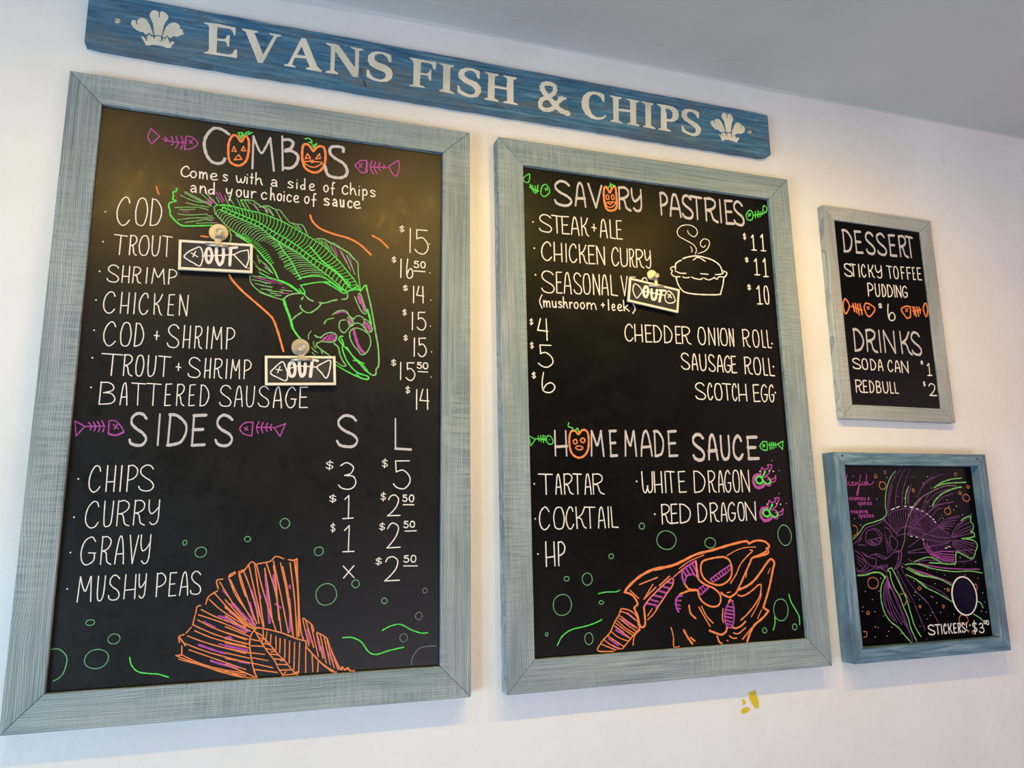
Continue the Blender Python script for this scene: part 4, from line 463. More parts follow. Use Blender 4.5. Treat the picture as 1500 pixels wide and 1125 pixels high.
('b1', 'fish_tail_drawing','orange and magenta fish tail drawing',[('s','o',23,0,1,[-1469,-5151,-1370,-5144,-1380,-4988]),('s','o',23,0,0,[-1422,-4920,-1441,-4815,-1355,-4781]),('s','o',23,0,1,[-1428,-4829,-1317,-4978]),('s','o',23,0,1,[-1319,-4756,-1236,-4655]),('s','o',23,0,1,[-1213,-4617,-1186,-4447]),('s','o',23,0,0,[-1175,-4421,-1157,-4289,-1094,-4265]),('s','o',23,0,0,[-1006,-4242,-962,-4109,-812,-4007]),('s','o',24,0,0,[-801,-3967,-835,-3817,-732,-3793]),('s','o',24,0,1,[-628,-3769,-605,-3715,-515,-3663]),('s','o',24,0,1,[-448,-3665,-320,-3613]),('s','o',21,0,0,[-1077,-4345,-744,-4520,-265,-4703]),('s','o',21,0,0,[-1122,-4436,-687,-4603,-260,-4811]),('s','o',21,0,0,[-1130,-4529,-811,-4703,-254,-4931]),('s','o',21,0,0,[-1201,-4618,-805,-4809,-250,-5011]),('s','o',21,0,0,[-1169,-4725,-801,-4889,-248,-5052]),('s','o',21,0,0,[-1290,-4810,-925,-4961,-241,-5185]),('s','o',20,0,0,[-1333,-4938,-916,-5119,-233,-5344]),('s','o',20,0,0,[-1249,-5060,-911,-5197,-226,-5476]),('s','o',21,0,0,[-946,-4164,-699,-4388,-266,-4676]),('s','o',21,0,0,[-875,-4032,-597,-4339,-268,-4636]),('s','o',21,0,0,[-781,-3846,-495,-4289,-272,-4569]),('s','o',21,0,0,[-613,-3797,-478,-4101,-281,-4379]),('s','o',22,0,0,[-447,-3692,-382,-3913,-294,-4135]),('s','o',20,0,0,[-1443,-5165,-1160,-5286,-769,-5441,-221,-5582]),('s','o',20,0,0,[-1415,-5219,-1030,-5346,-638,-5502,-269,-5618]),('s','o',20,0,0,[-1370,-5144,-1031,-5320,-640,-5449,-223,-5542]),('s','m',40,0,0,[-759,-4479,-533,-4556,-261,-4784]),('s','m',39,0,0,[-1090,-4978,-867,-5069,-618,-5162]),('s','m',39,0,0,[-855,-5279,-646,-5358,-383,-5427]),('s','m',40,0,0,[-509,-4262,-411,-4374,-273,-4542]),('s','m',24,0,0,[-1025,-4560,-813,-4676]),('s','m',24,0,0,[-731,-4985,-401,-5069]),('s','m',25,0,0,[-721,-3997,-637,-4095]),('s','m',45,0,0,[-562,-4408,-473,-4452]),('s','m',44,0,0,[-581,-4874,-542,-4871]),('s','m',44,0,0,[51,-3732,97,-4092,166,-4641]),('s','m',43,0,0,[-198,-4022,-114,-4261,-30,-4500]),('s','m',44,0,0,[515,-4197,550,-4526,550,-4822]),('s','m',42,0,0,[-545,-4259,-304,-4488,-92,-4702]),('s','m',42,0,0,[-643,-4531,-438,-4656,-232,-4782]),('s','m',42,0,0,[-616,-5021,-215,-5130]),('s','m',43,0,0,[-215,-4257,-128,-4554]),('s','m',65,0,0,[214,-3752,255,-4008]),('s','m',38,0,0,[268,-4291,359,-4369]),('s','m',37,0,0,[-564,-4418,-477,-4466]),('s','m',38,0,0,[-50,-4071,-16,-4176]),('s','m',37,0,0,[-347,-5323,-175,-5362]),('s','m',37,0,0,[-598,-5364,-369,-5435]),('s','m',39,0,0,[514,-3957,522,-4002]),('s','m',37,0,0,[-624,-4877,-510,-4898]),('s','o',24,0,1,[-628,-3771,-503,-3686]),('s','o',24,0,0,[-431,-3688,-347,-3646,-224,-3484,-119,-3547]),('s','o',24,0,0,[-105,-3523,128,-3478,228,-3389,379,-3438]),('s','o',25,0,1,[470,-3456,561,-3473,635,-3444]),('s','o',25,0,0,[635,-3444,669,-3932,723,-4534,764,-4833,815,-4984]),('s','o',23,0,0,[-598,-3802,-375,-4221,-94,-4673]),('s','o',23,0,0,[-431,-3688,-229,-4257,-66,-4645]),('s','o',23,0,0,[-345,-3676,-147,-4171,-23,-4647]),('s','o',23,0,0,[-264,-3558,-122,-4084,53,-4709]),('s','o',23,0,0,[-165,-3501,-29,-4206,67,-4710]),('s','o',23,0,0,[-118,-3562,38,-4090,289,-4780]),('s','o',23,0,0,[31,-3611,127,-4093,224,-4629]),('s','o',23,0,0,[56,-3506,259,-4098,393,-4814]),('s','o',23,0,0,[188,-3479,348,-4101,527,-4850]),('s','o',23,0,0,[323,-3513,467,-4105,619,-4914]),('s','o',23,0,0,[371,-3590,517,-4227,619,-4914]),('s','o',24,0,0,[503,-3517,621,-4231,693,-4933]),('s','o',23,0,0,[192,-3570,249,-3858,340,-4605]),('s','o',22,0,0,[-662,-4181,-330,-4545,-92,-4717]),('s','o',22,0,0,[-654,-4327,-149,-4728]),('s','o',22,0,0,[-646,-4473,-381,-4659,-174,-4785]),('s','o',22,0,0,[-635,-4675,-199,-4871]),('s','o',22,0,0,[-630,-4777,-210,-4928]),('s','o',22,0,0,[-624,-4892,-192,-5016]),('s','o',22,0,0,[-619,-4969,-188,-5088]),('s','o',22,0,0,[-614,-5064,-184,-5175]),('s','o',22,0,0,[-609,-5150,-165,-5277]),('s','o',22,0,0,[-604,-5250,-146,-5364]),('s','o',22,0,0,[-598,-5364,-310,-5496,-18,-5644]),('s','o',22,0,0,[-591,-5478,-304,-5596,-46,-5650]),('s','o',34,0,0,[592,-3489,682,-4113,723,-4920]),('s','o',32,0,0,[-656,-4298,-297,-4634,-90,-4746]),('s','o',25,0,0,[-48,-4719,-144,-4816,-180,-4959,-154,-5191,-83,-5482,-19,-5629]),('s','o',25,0,0,[-63,-4718,113,-4756,409,-4844,680,-4962,861,-5016]),('s','o',26,0,0,[880,-5135,1020,-5290,1207,-5478,1454,-5641]),('s','o',26,0,1,[861,-5016,880,-5135]),('s','o',21,0,0,[-88,-4790,37,-5000,161,-5181,284,-5333,379,-5512,472,-5634]),('s','o',21,0,0,[16,-4853,184,-5037,337,-5220,490,-5375,644,-5559,735,-5623]),('s','o',21,0,0,[55,-4768,62,-4914,37,-5000]),('s','o',21,0,0,[130,-4801,110,-5004]),('s','o',21,0,0,[205,-4863,200,-5067]),('s','o',22,0,0,[294,-4897,305,-5146,220,-5184]),('s','o',22,0,0,[378,-4945,381,-5208]),('s','o',22,0,0,[467,-4965,473,-5316,402,-5355]),('s','o',22,0,0,[557,-4999,565,-5408]),('s','o',22,0,0,[653,-5034,658,-5531]),('s','o',22,0,0,[748,-5039,749,-5595]),('s','o',22,0,0,[864,-5119,882,-5603]),('s','o',22,0,0,[990,-5273,1016,-5598]),('s','o',22,0,0,[1114,-5399,1106,-5604]),('s','o',21,0,0,[-153,-4932,-7,-4968]),('s','o',21,0,0,[-147,-5047,70,-5074]),('s','o',21,0,0,[-141,-5178,105,-5221]),('s','o',21,0,0,[-137,-5264,169,-5340]),('s','o',21,0,0,[-117,-5366,262,-5476]),('s','o',21,0,0,[-83,-5482,353,-5568]),('s','o',21,0,1,[443,-5646,513,-5564]),('s','o',21,0,1,[617,-5615,734,-5579,722,-5651]),('s','o',22,0,1,[-83,-4798,23,-4861]),('s','o',19,0,1,[-20,-4906,111,-4956]),('s','o',22,0,1,[45,-5011,197,-5052]),('s','o',21,0,1,[114,-5115,279,-5152]),('s','o',22,0,1,[188,-5215,364,-5249]),('s','o',22,0,1,[269,-5311,457,-5340]),('s','o',24,0,1,[330,-5418,543,-5437]),('s','o',24,0,1,[389,-5527,625,-5537]),('s','o',22,0,1,[465,-5626,726,-5617]),('s','o',22,0,0,[799,-4582,970,-4724,1004,-4845]),('s','o',22,0,0,[1065,-4863,1251,-4977,1317,-5130,1414,-5343,1511,-5527,1575,-5605]),('s','o',22,0,0,[785,-4596,924,-5108]),('s','o',22,0,0,[846,-4629,1015,-5142]),('s','o',22,0,0,[955,-4739,1111,-5325]),('s','o',22,0,0,[1066,-4878,1203,-5360]),('s','o',22,0,0,[1127,-4896,1266,-5452]),('s','o',22,0,0,[1204,-4945,1343,-5487]),('s','o',22,0,0,[1268,-5038,1421,-5551]),('s','o',22,0,0,[1333,-5160,1498,-5585]),('s','m',34,0,0,[883,-4809,937,-5049]),('s','m',34,0,0,[1067,-4908,1137,-5208]),('s','m',34,0,0,[1166,-5151,1202,-5330]),('s','m',34,0,0,[1290,-5247,1387,-5430]),('s','m',34,0,0,[1448,-5434,1513,-5586]),('s','o',31,0,0,[1207,-5478,1393,-5622,1469,-5636]),('s','o',31,0,1,[1544,-5588,1573,-5546,1636,-5609,1681,-5567,1729,-5630,1821,-5636])]),
('b2', 'fish_bone_drawing','green chalk fish skeleton in the top left corner',[('s','g',25,0,0,[-3315,5489,-3460,5379,-3445,5274,-3338,5288,-3315,5489]),('s','g',25,0,0,[-3323,5164,-3200,5108,-3093,5085]),('s','g',25,0,0,[-3303,5227,-3264,5100]),('s','g',25,0,1,[-3250,5209,-3219,5034]),('s','g',25,0,1,[-3179,5200,-3167,5004]),('s','g',25,0,1,[-3107,5228,-3130,5045]),('s','g',25,0,0,[-2890,5274,-3000,5206,-3030,5022,-2935,4962,-2804,5104,-2890,5274]),('s','g',25,0,1,[-2928,5179,-2858,5133]),('s','g',25,0,1,[-2863,5198,-2912,5119])]),
('b2', 'lettering','large grey-white chalk heading, first word',[('t','W',55,[('S',-2677,-2251,4793,5415),('A',-2132,-1862,4815,5429),('V',-1778,-1410,4834,5441)])]),
('b2', 'lettering','large grey-white chalk heading, first word',[('t','W',55,[('R',-951,-641,4871,5464),('Y',-590,-328,4887,5473)])]),
('b2', 'pumpkin_drawing','orange jack-o-lantern with a cat-like grin',[('s','o',55,0,0,[-1198,5289,-1287,5427,-1356,5325,-1355,5029,-1295,4833,-1144,4814,-1024,4921,-1017,5219,-1037,5440,-1114,5430,-1198,5289]),('s','o',29,0,0,[-1307,4998,-1255,4894,-1120,4928,-1056,5047,-1307,4998]),('s','o',29,0,1,[-1250,4997,-1194,4967,-1135,5011]),('s','g',30,0,0,[-1231,5397,-1149,5500,-1035,5478]),('s','g',30,0,1,[-1167,5536,-1154,5407]),('c','o',29,-1262,5151,38,63),('c','o',30,-1119,5169,39,63)]),
('b2', 'lettering','large grey-white chalk heading, second word',[('t','W',60,[('P',220,415,4861,5461),('A',489,783,4858,5465),('S',850,1135,4856,5470),('T',1113,1431,4853,5474),('R',1529,1871,4850,5479),('I',1962,2002,4847,5483),('E',2135,2357,4845,5486),('S',2392,2686,4843,5490)])]),
('b2', 'fish_bone_drawing','green chalk fish skeleton in the top right corner',[('s','g',29,0,0,[2885,5294,2768,5141,2819,5015,2946,5048,2983,5222,2885,5294]),('s','g',28,0,1,[2835,5197,2904,5138]),('s','g',29,0,1,[2911,5206,2836,5122]),('s','g',29,0,0,[3020,5170,3343,5264]),('s','g',29,0,1,[3073,5289,3055,5098]),('s','g',29,0,1,[3158,5311,3141,5127]),('s','g',29,0,1,[3219,5288,3207,5154]),('s','g',29,0,1,[3285,5314,3276,5219]),('s','g',29,0,0,[3365,5488,3312,5375,3388,5289,3442,5409,3365,5488])]),
('b2', 'lettering','white chalk lettering of the steak and ale row',[('t','w',30,[('S',-3090,-2784,4055,4490),('T',-2768,-2531,4059,4501),('E',-2514,-2331,4062,4509),('A',-2270,-2075,4065,4519),('K',-2001,-1816,4069,4529),('+',-1723,-1611,4072,4538),('A',-1498,-1322,4076,4547),('L',-1233,-1103,4079,4557),('E',-1062,-912,4081,4563)])]),
('b2','bullet_dot',None,[('d','w',22,-3257,4275)]),
('b2', 'lettering','white chalk lettering of the chicken curry row',[('t','w',30,[('C',-3056,-2805,3342,3806),('H',-2735,-2537,3348,3812),('I',-2447,-2411,3352,3816),('C',-2346,-2157,3356,3820),('K',-2084,-1882,3361,3825),('E',-1845,-1679,3366,3830),('N',-1623,-1419,3371,3835)])]),
('b2', 'lettering','white chalk lettering of the chicken curry row',[('t','w',30,[('C',-1222,-1043,3379,3843),('U',-984,-795,3383,3848),('R',-736,-604,3388,3852),('R',-551,-353,3392,3857),('Y',-311,-159,3397,3861)])]),
('b2','bullet_dot',None,[('d','w',22,-3239,3618)]),
('b2', 'lettering','white chalk lettering of the seasonal vegetable row',[('t','w',29,[('S',-3077,-2759,2546,3075),('E',-2706,-2563,2558,3082),('A',-2509,-2330,2566,3087),('S',-2257,-2059,2577,3094),('O',-2010,-1833,2587,3100),('N',-1754,-1583,2598,3107),('A',-1525,-1360,2607,3112),('L',-1283,-1118,2617,3119),('V',-1002,-835,2629,3126),('E',-755,-607,2639,3132),('G',-476,-261,2652,3140)])]),
('b2','bullet_dot',None,[('d','w',22,-3228,2958)]),
('b2', 'lettering','white chalk lettering in small letters in brackets',[('t','w',29,[('m',-3043,-2878,2193,2340),('u',-2822,-2726,2198,2345),('s',-2674,-2577,2202,2350),('h',-2539,-2435,2205,2354),('r',-2382,-2310,2209,2358),('o',-2264,-2166,2212,2362),('o',-2102,-2003,2216,2367),('m',-1939,-1694,2223,2374)])]),
('b2', 'lettering','white chalk lettering in small letters in brackets',[('t','w',29,[('l',-1395,-1342,2234,2388),('e',-1278,-1195,2238,2392),('e',-1129,-1008,2242,2397),('k',-961,-820,2246,2402)])]),
('b2', 'lettering','white chalk lettering bracket or plus in the small bracketed line',[('s','w',26,0,0,[-3077,2478,-3141,2320,-3086,2154])]),
('b2', 'lettering','white chalk lettering bracket or plus in the small bracketed line',[('s','w',27,0,0,[-703,2436,-657,2316,-727,2198])]),
('b2', 'lettering','white chalk lettering bracket or plus in the small bracketed line',[('s','w',27,0,1,[-1558,2347,-1477,2353]),('s','w',27,0,1,[-1516,2399,-1520,2294])]),
('b2', 'pie_drawing','white chalk steaming pie drawing',[('s','w',22,0,0,[1140,3901,1177,4031,1100,4149,874,4252,687,4340,658,4480,783,4621,1020,4672,1192,4611,1242,4490,1155,4371,1040,4395,966,4460,962,4514]),('s','w',22,0,0,[1220,3920,1443,4021,1566,4178,1564,4305,1428,4339,1322,4244,1315,4153,1391,4106,1454,4167]),('s','w',22,0,0,[1010,4086,1051,4018,1038,3945]),('s','w',34,0,0,[530,3435,551,3578,640,3657,712,3692]),('s','w',34,0,0,[761,3740,959,3812,1195,3853,1506,3818,1699,3757,1849,3645,1896,3487]),('s','w',34,0,0,[535,3224,580,3053,666,2920,776,2852,1043,2828,1431,2842,1767,2876,1810,2925,1886,3128,1936,3347]),('s','w',29,0,0,[1070,3733,1212,3819,1421,3731]),('s','w',29,0,0,[516,3511,419,3477,396,3423,440,3391,408,3318,443,3269,517,3240,651,3252]),('s','w',29,0,0,[728,3259,803,3237,920,3258]),('s','w',29,0,0,[979,3274,1073,3243,1227,3232,1308,3274]),('s','w',29,0,0,[1340,3277,1462,3241,1542,3259,1624,3302]),('s','w',29,0,0,[1645,3329,1720,3274,1764,3332,1825,3355,1965,3357,1989,3406]),('s','w',30,0,0,[1900,3542,1957,3511,2035,3482,2007,3389]),('s','w',29,0,0,[527,3392,658,3348,830,3356]),('s','w',29,0,0,[1258,3387,1473,3388]),('s','w',30,0,0,[1690,3397,1871,3431,1934,3473])]),
('b2', 'price','white chalk price',[('t','w',26,[('$',2619,2706,4447,4626)]),('t','w',35,[('1',2859,2996,4180,4604)]),('t','w',35,[('1',3145,3289,4191,4654)])]),
('b2', 'price','white chalk price',[('t','w',26,[('$',2622,2722,3822,3962)]),('t','w',34,[('1',2890,3036,3503,3951)]),('t','w',34,[('1',3164,3305,3479,3977)])]),
('b2', 'price','white chalk price',[('t','w',25,[('$',2625,2732,3066,3221)]),('t','w',34,[('1',2902,3046,2712,3208)]),('t','w',34,[('0',3129,3261,2729,3219)])]),
('b2', 'price','white chalk price',[('t','w',21,[('$',-3403,-3317,1726,1890)]),('t','w',29,[('4',-3205,-2952,1390,1899)])]),
('b2', 'price','white chalk price',[('t','w',21,[('$',-3408,-3319,1162,1325)]),('t','w',28,[('5',-3205,-2854,748,1271)])]),
('b2', 'price','white chalk price',[('t','w',21,[('$',-3383,-3281,464,624)]),('t','w',28,[('6',-3137,-2829,154,617)])]),
('b2', 'lettering','white chalk lettering of the onion roll row',[('t','w',30,[('C',-968,-753,1496,1915),('H',-695,-502,1500,1922),('E',-409,-240,1504,1929),('D',-179,25,1508,1935),('D',112,317,1512,1942),('E',425,563,1516,1949),('R',602,845,1520,1954)])]),
('b2', 'lettering','white chalk lettering of the onion roll row',[('t','w',30,[('O',1060,1261,1527,1965),('N',1363,1539,1531,1972),('I',1634,1651,1534,1977),('O',1710,1898,1537,1981),('N',1968,2089,1540,1986)])]),
('b2', 'lettering','white chalk lettering of the onion roll row',[('t','w',30,[('R',2368,2574,1547,1997),('O',2668,2849,1551,2004),('L',2950,3036,1555,2010),('L',3105,3212,1557,2014)])]),
('b2','bullet_dot',None,[('d','w',25,3239,1673)]),
('b2', 'lettering','white chalk lettering of the sausage roll row',[('t','w',31,[('S',541,763,873,1272),('A',836,985,868,1272),('U',1060,1234,863,1272),('S',1310,1485,858,1272),('A',1552,1713,854,1272),('G',1765,1942,849,1272),('E',1970,2106,845,1272)])]),
('b2', 'lettering','white chalk lettering of the sausage roll row',[('t','w',31,[('R',2357,2562,837,1272),('O',2633,2824,832,1272),('L',2918,3024,827,1272),('L',3093,3231,823,1272)])]),
('b2','bullet_dot',None,[('d','w',25,3222,1061)]),
('b2', 'lettering','white chalk lettering of the scotch egg row',[('t','w',31,[('S',882,1154,137,541),('C',1229,1353,137,546),('O',1429,1629,137,550),('T',1656,1907,137,555),('C',1935,2060,137,559),('H',2114,2343,137,563)])]),
('b2', 'lettering','white chalk lettering of the scotch egg row',[('t','w',31,[('E',2553,2732,137,571),('G',2789,2968,137,575),('G',3026,3168,137,579)])]),
('b2','bullet_dot',None,[('d','w',25,3214,384)]),
('b2', 'lettering','large grey-white chalk heading of the lower half',[('t','W',52,[('H',-2857,-2578,-1295,-719)])]),
('b2', 'lettering','large grey-white chalk heading of the lower half',[('t','W',52,[('M',-1971,-1658,-1287,-703),('E',-1485,-1322,-1284,-696),('M',-1101,-823,-1280,-688),('A',-688,-407,-1276,-681),('D',-316,-89,-1274,-675),('E',51,275,-1270,-669)])]),
('b2', 'lettering','large grey-white chalk heading of the lower half',[('t','W',67,[('S',718,1014,-1353,-738),('A',1132,1383,-1342,-746),('U',1502,1730,-1332,-753),('C',1841,2098,-1322,-760),('E',2255,2541,-1310,-769)])]),
('b2', 'pumpkin_drawing','orange jack-o-lantern with round eyes',[('s','o',46,0,0,[-2275,-792,-2359,-713,-2469,-756,-2508,-978,-2464,-1218,-2317,-1328,-2163,-1295,-2047,-1132,-2023,-848,-2074,-707,-2184,-697,-2275,-792]),('s','g',26,0,0,[-2505,-534,-2521,-615,-2422,-653,-2403,-714]),('s','g',26,0,1,[-2359,-713,-2291,-650,-2264,-739]),('c','o',29,-2360,-967,48,52),('c','o',30,-2171,-932,53,53),('c','o',29,-2265,-1107,87,44)]),
('b2', 'fish_bone_drawing','green chalk fish skeleton left of the lower heading',[('s','g',22,1,1,[-3483,-852,-3443,-1081,-3335,-931]),('s','g',22,0,1,[-3317,-915,-3090,-927]),('s','g',22,0,1,[-3263,-848,-3249,-963]),('s','g',22,0,1,[-3203,-840,-3193,-978]),('s','g',22,0,1,[-3147,-829,-3138,-1004]),('s','g',22,0,1,[-3098,-844,-3094,-960]),('s','g',22,0,0,[-3034,-843,-3066,-960,-2987,-1041,-2904,-990,-2947,-875,-3034,-843]),('d','g',14,-2991,-935)]),
('b2', 'fish_bone_drawing','green chalk fish skeleton right of the lower heading',[('s','g',28,0,0,[2837,-1087,2708,-1088,2621,-994,2728,-883,2841,-881]),('s','g',28,0,1,[2841,-881,2837,-1087]),('s','g',28,0,1,[2705,-952,2765,-1005]),('s','g',28,0,1,[2770,-951,2699,-1015]),('s','g',28,0,1,[2882,-963,3144,-945]),('s','g',28,0,1,[2903,-907,2920,-1072]),('s','g',28,0,1,[2963,-893,2980,-1057]),('s','g',28,0,1,[3019,-892,3036,-1043]),('s','g',28,0,1,[3082,-904,3094,-1014]),('s','g',28,1,1,[3155,-931,3316,-859,3285,-1067])]),
('b2', 'lettering','white chalk lettering of the tartar sauce row',[('t','w',27,[('T',-3275,-2953,-2156,-1708),('A',-2873,-2742,-2156,-1706),('R',-2672,-2458,-2156,-1704),('T',-2441,-2244,-2157,-1702),('A',-2161,-2010,-2157,-1700),('R',-1962,-1693,-2157,-1698)])]),
('b2','bullet_dot',None,[('d','w',20,-3386,-1925)]),
('b2', 'lettering','white chalk lettering of the cocktail sauce row',[('t','w',27,[('C',-3288,-3046,-2928,-2443),('O',-2943,-2698,-2925,-2445),('C',-2645,-2469,-2923,-2446),('K',-2398,-2167,-2921,-2447),('T',-2184,-1941,-2919,-2448),('A',-1860,-1699,-2917,-2450),('I',-1625,-1589,-2915,-2451),('L',-1533,-1370,-2914,-2451)])]),
('b2','bullet_dot',None,[('d','w',20,-3382,-2692)]),
('b2', 'lettering','white chalk lettering of the two-letter row under the cocktail row',[('t','w',29,[('H',-3152,-2950,-3721,-3199),('P',-2862,-2701,-3721,-3206)])]),
('b2','bullet_dot',None,[('d','w',20,-3341,-3453)]),
('b2', 'lettering','white chalk lettering of the white dragon sauce row',[('t','w',29,[('W',-708,-429,-2130,-1648),('H',-384,-192,-2129,-1642),('I',-111,-73,-2129,-1638),('T',-50,158,-2129,-1635),('E',258,452,-2128,-1629)])]),
('b2', 'lettering','white chalk lettering of the white dragon sauce row',[('t','w',29,[('D',682,975,-2127,-1620),('R',1080,1278,-2126,-1613),('A',1349,1492,-2125,-1608),('G',1533,1708,-2125,-1604),('O',1771,1941,-2124,-1599),('N',2005,2222,-2123,-1594)])]),
('b2','bullet_dot',None,[('d','w',22,-846,-1871)]),
('b2', 'lettering','white chalk lettering of the red dragon sauce row',[('t','w',30,[('R',-237,-8,-2849,-2407),('E',12,181,-2845,-2403),('D',251,524,-2839,-2399)])]),
('b2', 'lettering','white chalk lettering of the red dragon sauce row',[('t','w',30,[('D',738,965,-2830,-2391),('R',1068,1296,-2824,-2385),('A',1365,1525,-2819,-2381),('G',1563,1770,-2815,-2377),('O',1846,2018,-2810,-2373),('N',2064,2345,-2804,-2368)])]),
('b2','bullet_dot',None,[('d','w',22,-418,-2630)]),
('b2', 'dragon_drawing','magenta and green fire-breathing dragon doodle, upper',[('s','m',77,0,0,[2571,-1699,2409,-1732,2353,-1888,2446,-2016,2607,-1989,2678,-1914]),('s','m',31,0,0,[2592,-1645,2635,-1524,2710,-1577,2828,-1523,2801,-1468,2930,-1468,2869,-1590,2831,-1658]),('s','m',31,0,0,[2829,-1671,2728,-1726,2691,-1780]),('s','m',31,0,0,[2675,-1941,2832,-1968,2878,-1833,2980,-1779,3017,-1725,2988,-1860,2872,-1887]),('s','m',31,0,0,[2732,-1747,2819,-1780,2765,-1834]),('s','g',40,0,0,[2611,-1780,2666,-1699,2721,-1631]),('s','g',40,0,0,[2622,-1834,2740,-1928,2840,-1887,2832,-1807]),('s','g',40,0,0,[2666,-1699,2706,-1618]),('c','g',51,2526,-1834,95,86),('d','m',19,2951,-1350),('d','m',19,3134,-1597),('d','w',19,2957,-1617),('d','w',18,2562,-1619),('d','w',18,2836,-1604)]),
('b2', 'dragon_drawing','magenta and green fire-breathing dragon doodle, lower',[('s','m',76,0,0,[2704,-2507,2542,-2537,2487,-2690,2579,-2818,2739,-2794,2810,-2721]),('s','m',31,0,0,[2725,-2454,2768,-2335,2843,-2389,2960,-2336,2933,-2282,3062,-2283,3001,-2403,2963,-2470]),('s','m',31,0,0,[2961,-2483,2860,-2535,2823,-2588]),('s','m',31,0,0,[2808,-2747,2964,-2776,3010,-2643,3111,-2591,3149,-2538,3119,-2671,3004,-2697]),('s','m',31,0,0,[2865,-2557,2951,-2590,2898,-2642]),('s','g',40,0,0,[2744,-2587,2799,-2508,2853,-2442]),('s','g',40,0,0,[2754,-2640,2873,-2735,2972,-2696,2964,-2616]),('s','g',40,0,0,[2799,-2508,2839,-2429]),('c','g',51,2659,-2639,95,84),('d','m',18,3083,-2168),('d','m',18,3265,-2413),('d','w',18,3089,-2431),('d','w',18,2695,-2427),('d','w',18,2968,-2416)]),
('b2','bubble_drawing',None,[('c','q',20,-768,-2897,70,69)]),
('b2','bubble_drawing',None,[('c','q',20,-149,-3227,247,218)]),
('b2','bubble_drawing',None,[('c','q',21,1014,-3317,143,121)]),
('b2','bubble_drawing',None,[('c','q',22,3134,-3183,193,242)]),
('b2','bubble_drawing',None,[('c','q',19,-1578,-3553,60,53)]),
('b2','bubble_drawing',None,[('c','q',18,-2681,-4004,61,49)]),
('b2','bubble_drawing',None,[('c','q',19,-2187,-4031,123,129)]),
('b2','bubble_drawing',None,[('c','q',18,-2800,-4554,222,220)]),
('b2','bubble_drawing',None,[('c','q',19,-1869,-4547,53,38)]),
('b2','bubble_drawing',None,[('c','q',18,-3184,-5149,32,34)]),
('b2','bubble_drawing',None,[('c','q',18,-2199,-5298,100,120)]),
('b2','bubble_drawing',None,[('c','q',21,2847,-4940,208,260)]),
('b2','bubble_drawing',None,[('c','q',21,2342,-5385,58,57)]),
('b2','bubble_drawing',None,[('c','q',21,3202,-5354,66,69)]),
('b2', 'wave_drawing','green chalk wave',[('s','g',23,0,0,[-1932,-4355,-1750,-4330,-1499,-4332,-1403,-4303])]),
('b2', 'wave_drawing','green chalk wave',[('s','g',25,0,0,[-2947,-5390,-2822,-5207,-2609,-5087,-2304,-5037,-2058,-4983,-1870,-4912])]),
('b2', 'wave_drawing','green chalk wave',[('s','g',28,0,0,[3108,-4589,3157,-4767,3270,-4961,3353,-5127,3350,-5314])]),
('b2', 'wave_drawing','green chalk wave',[('s','g',26,0,0,[2653,-5103,2645,-5249,2582,-5391])]),
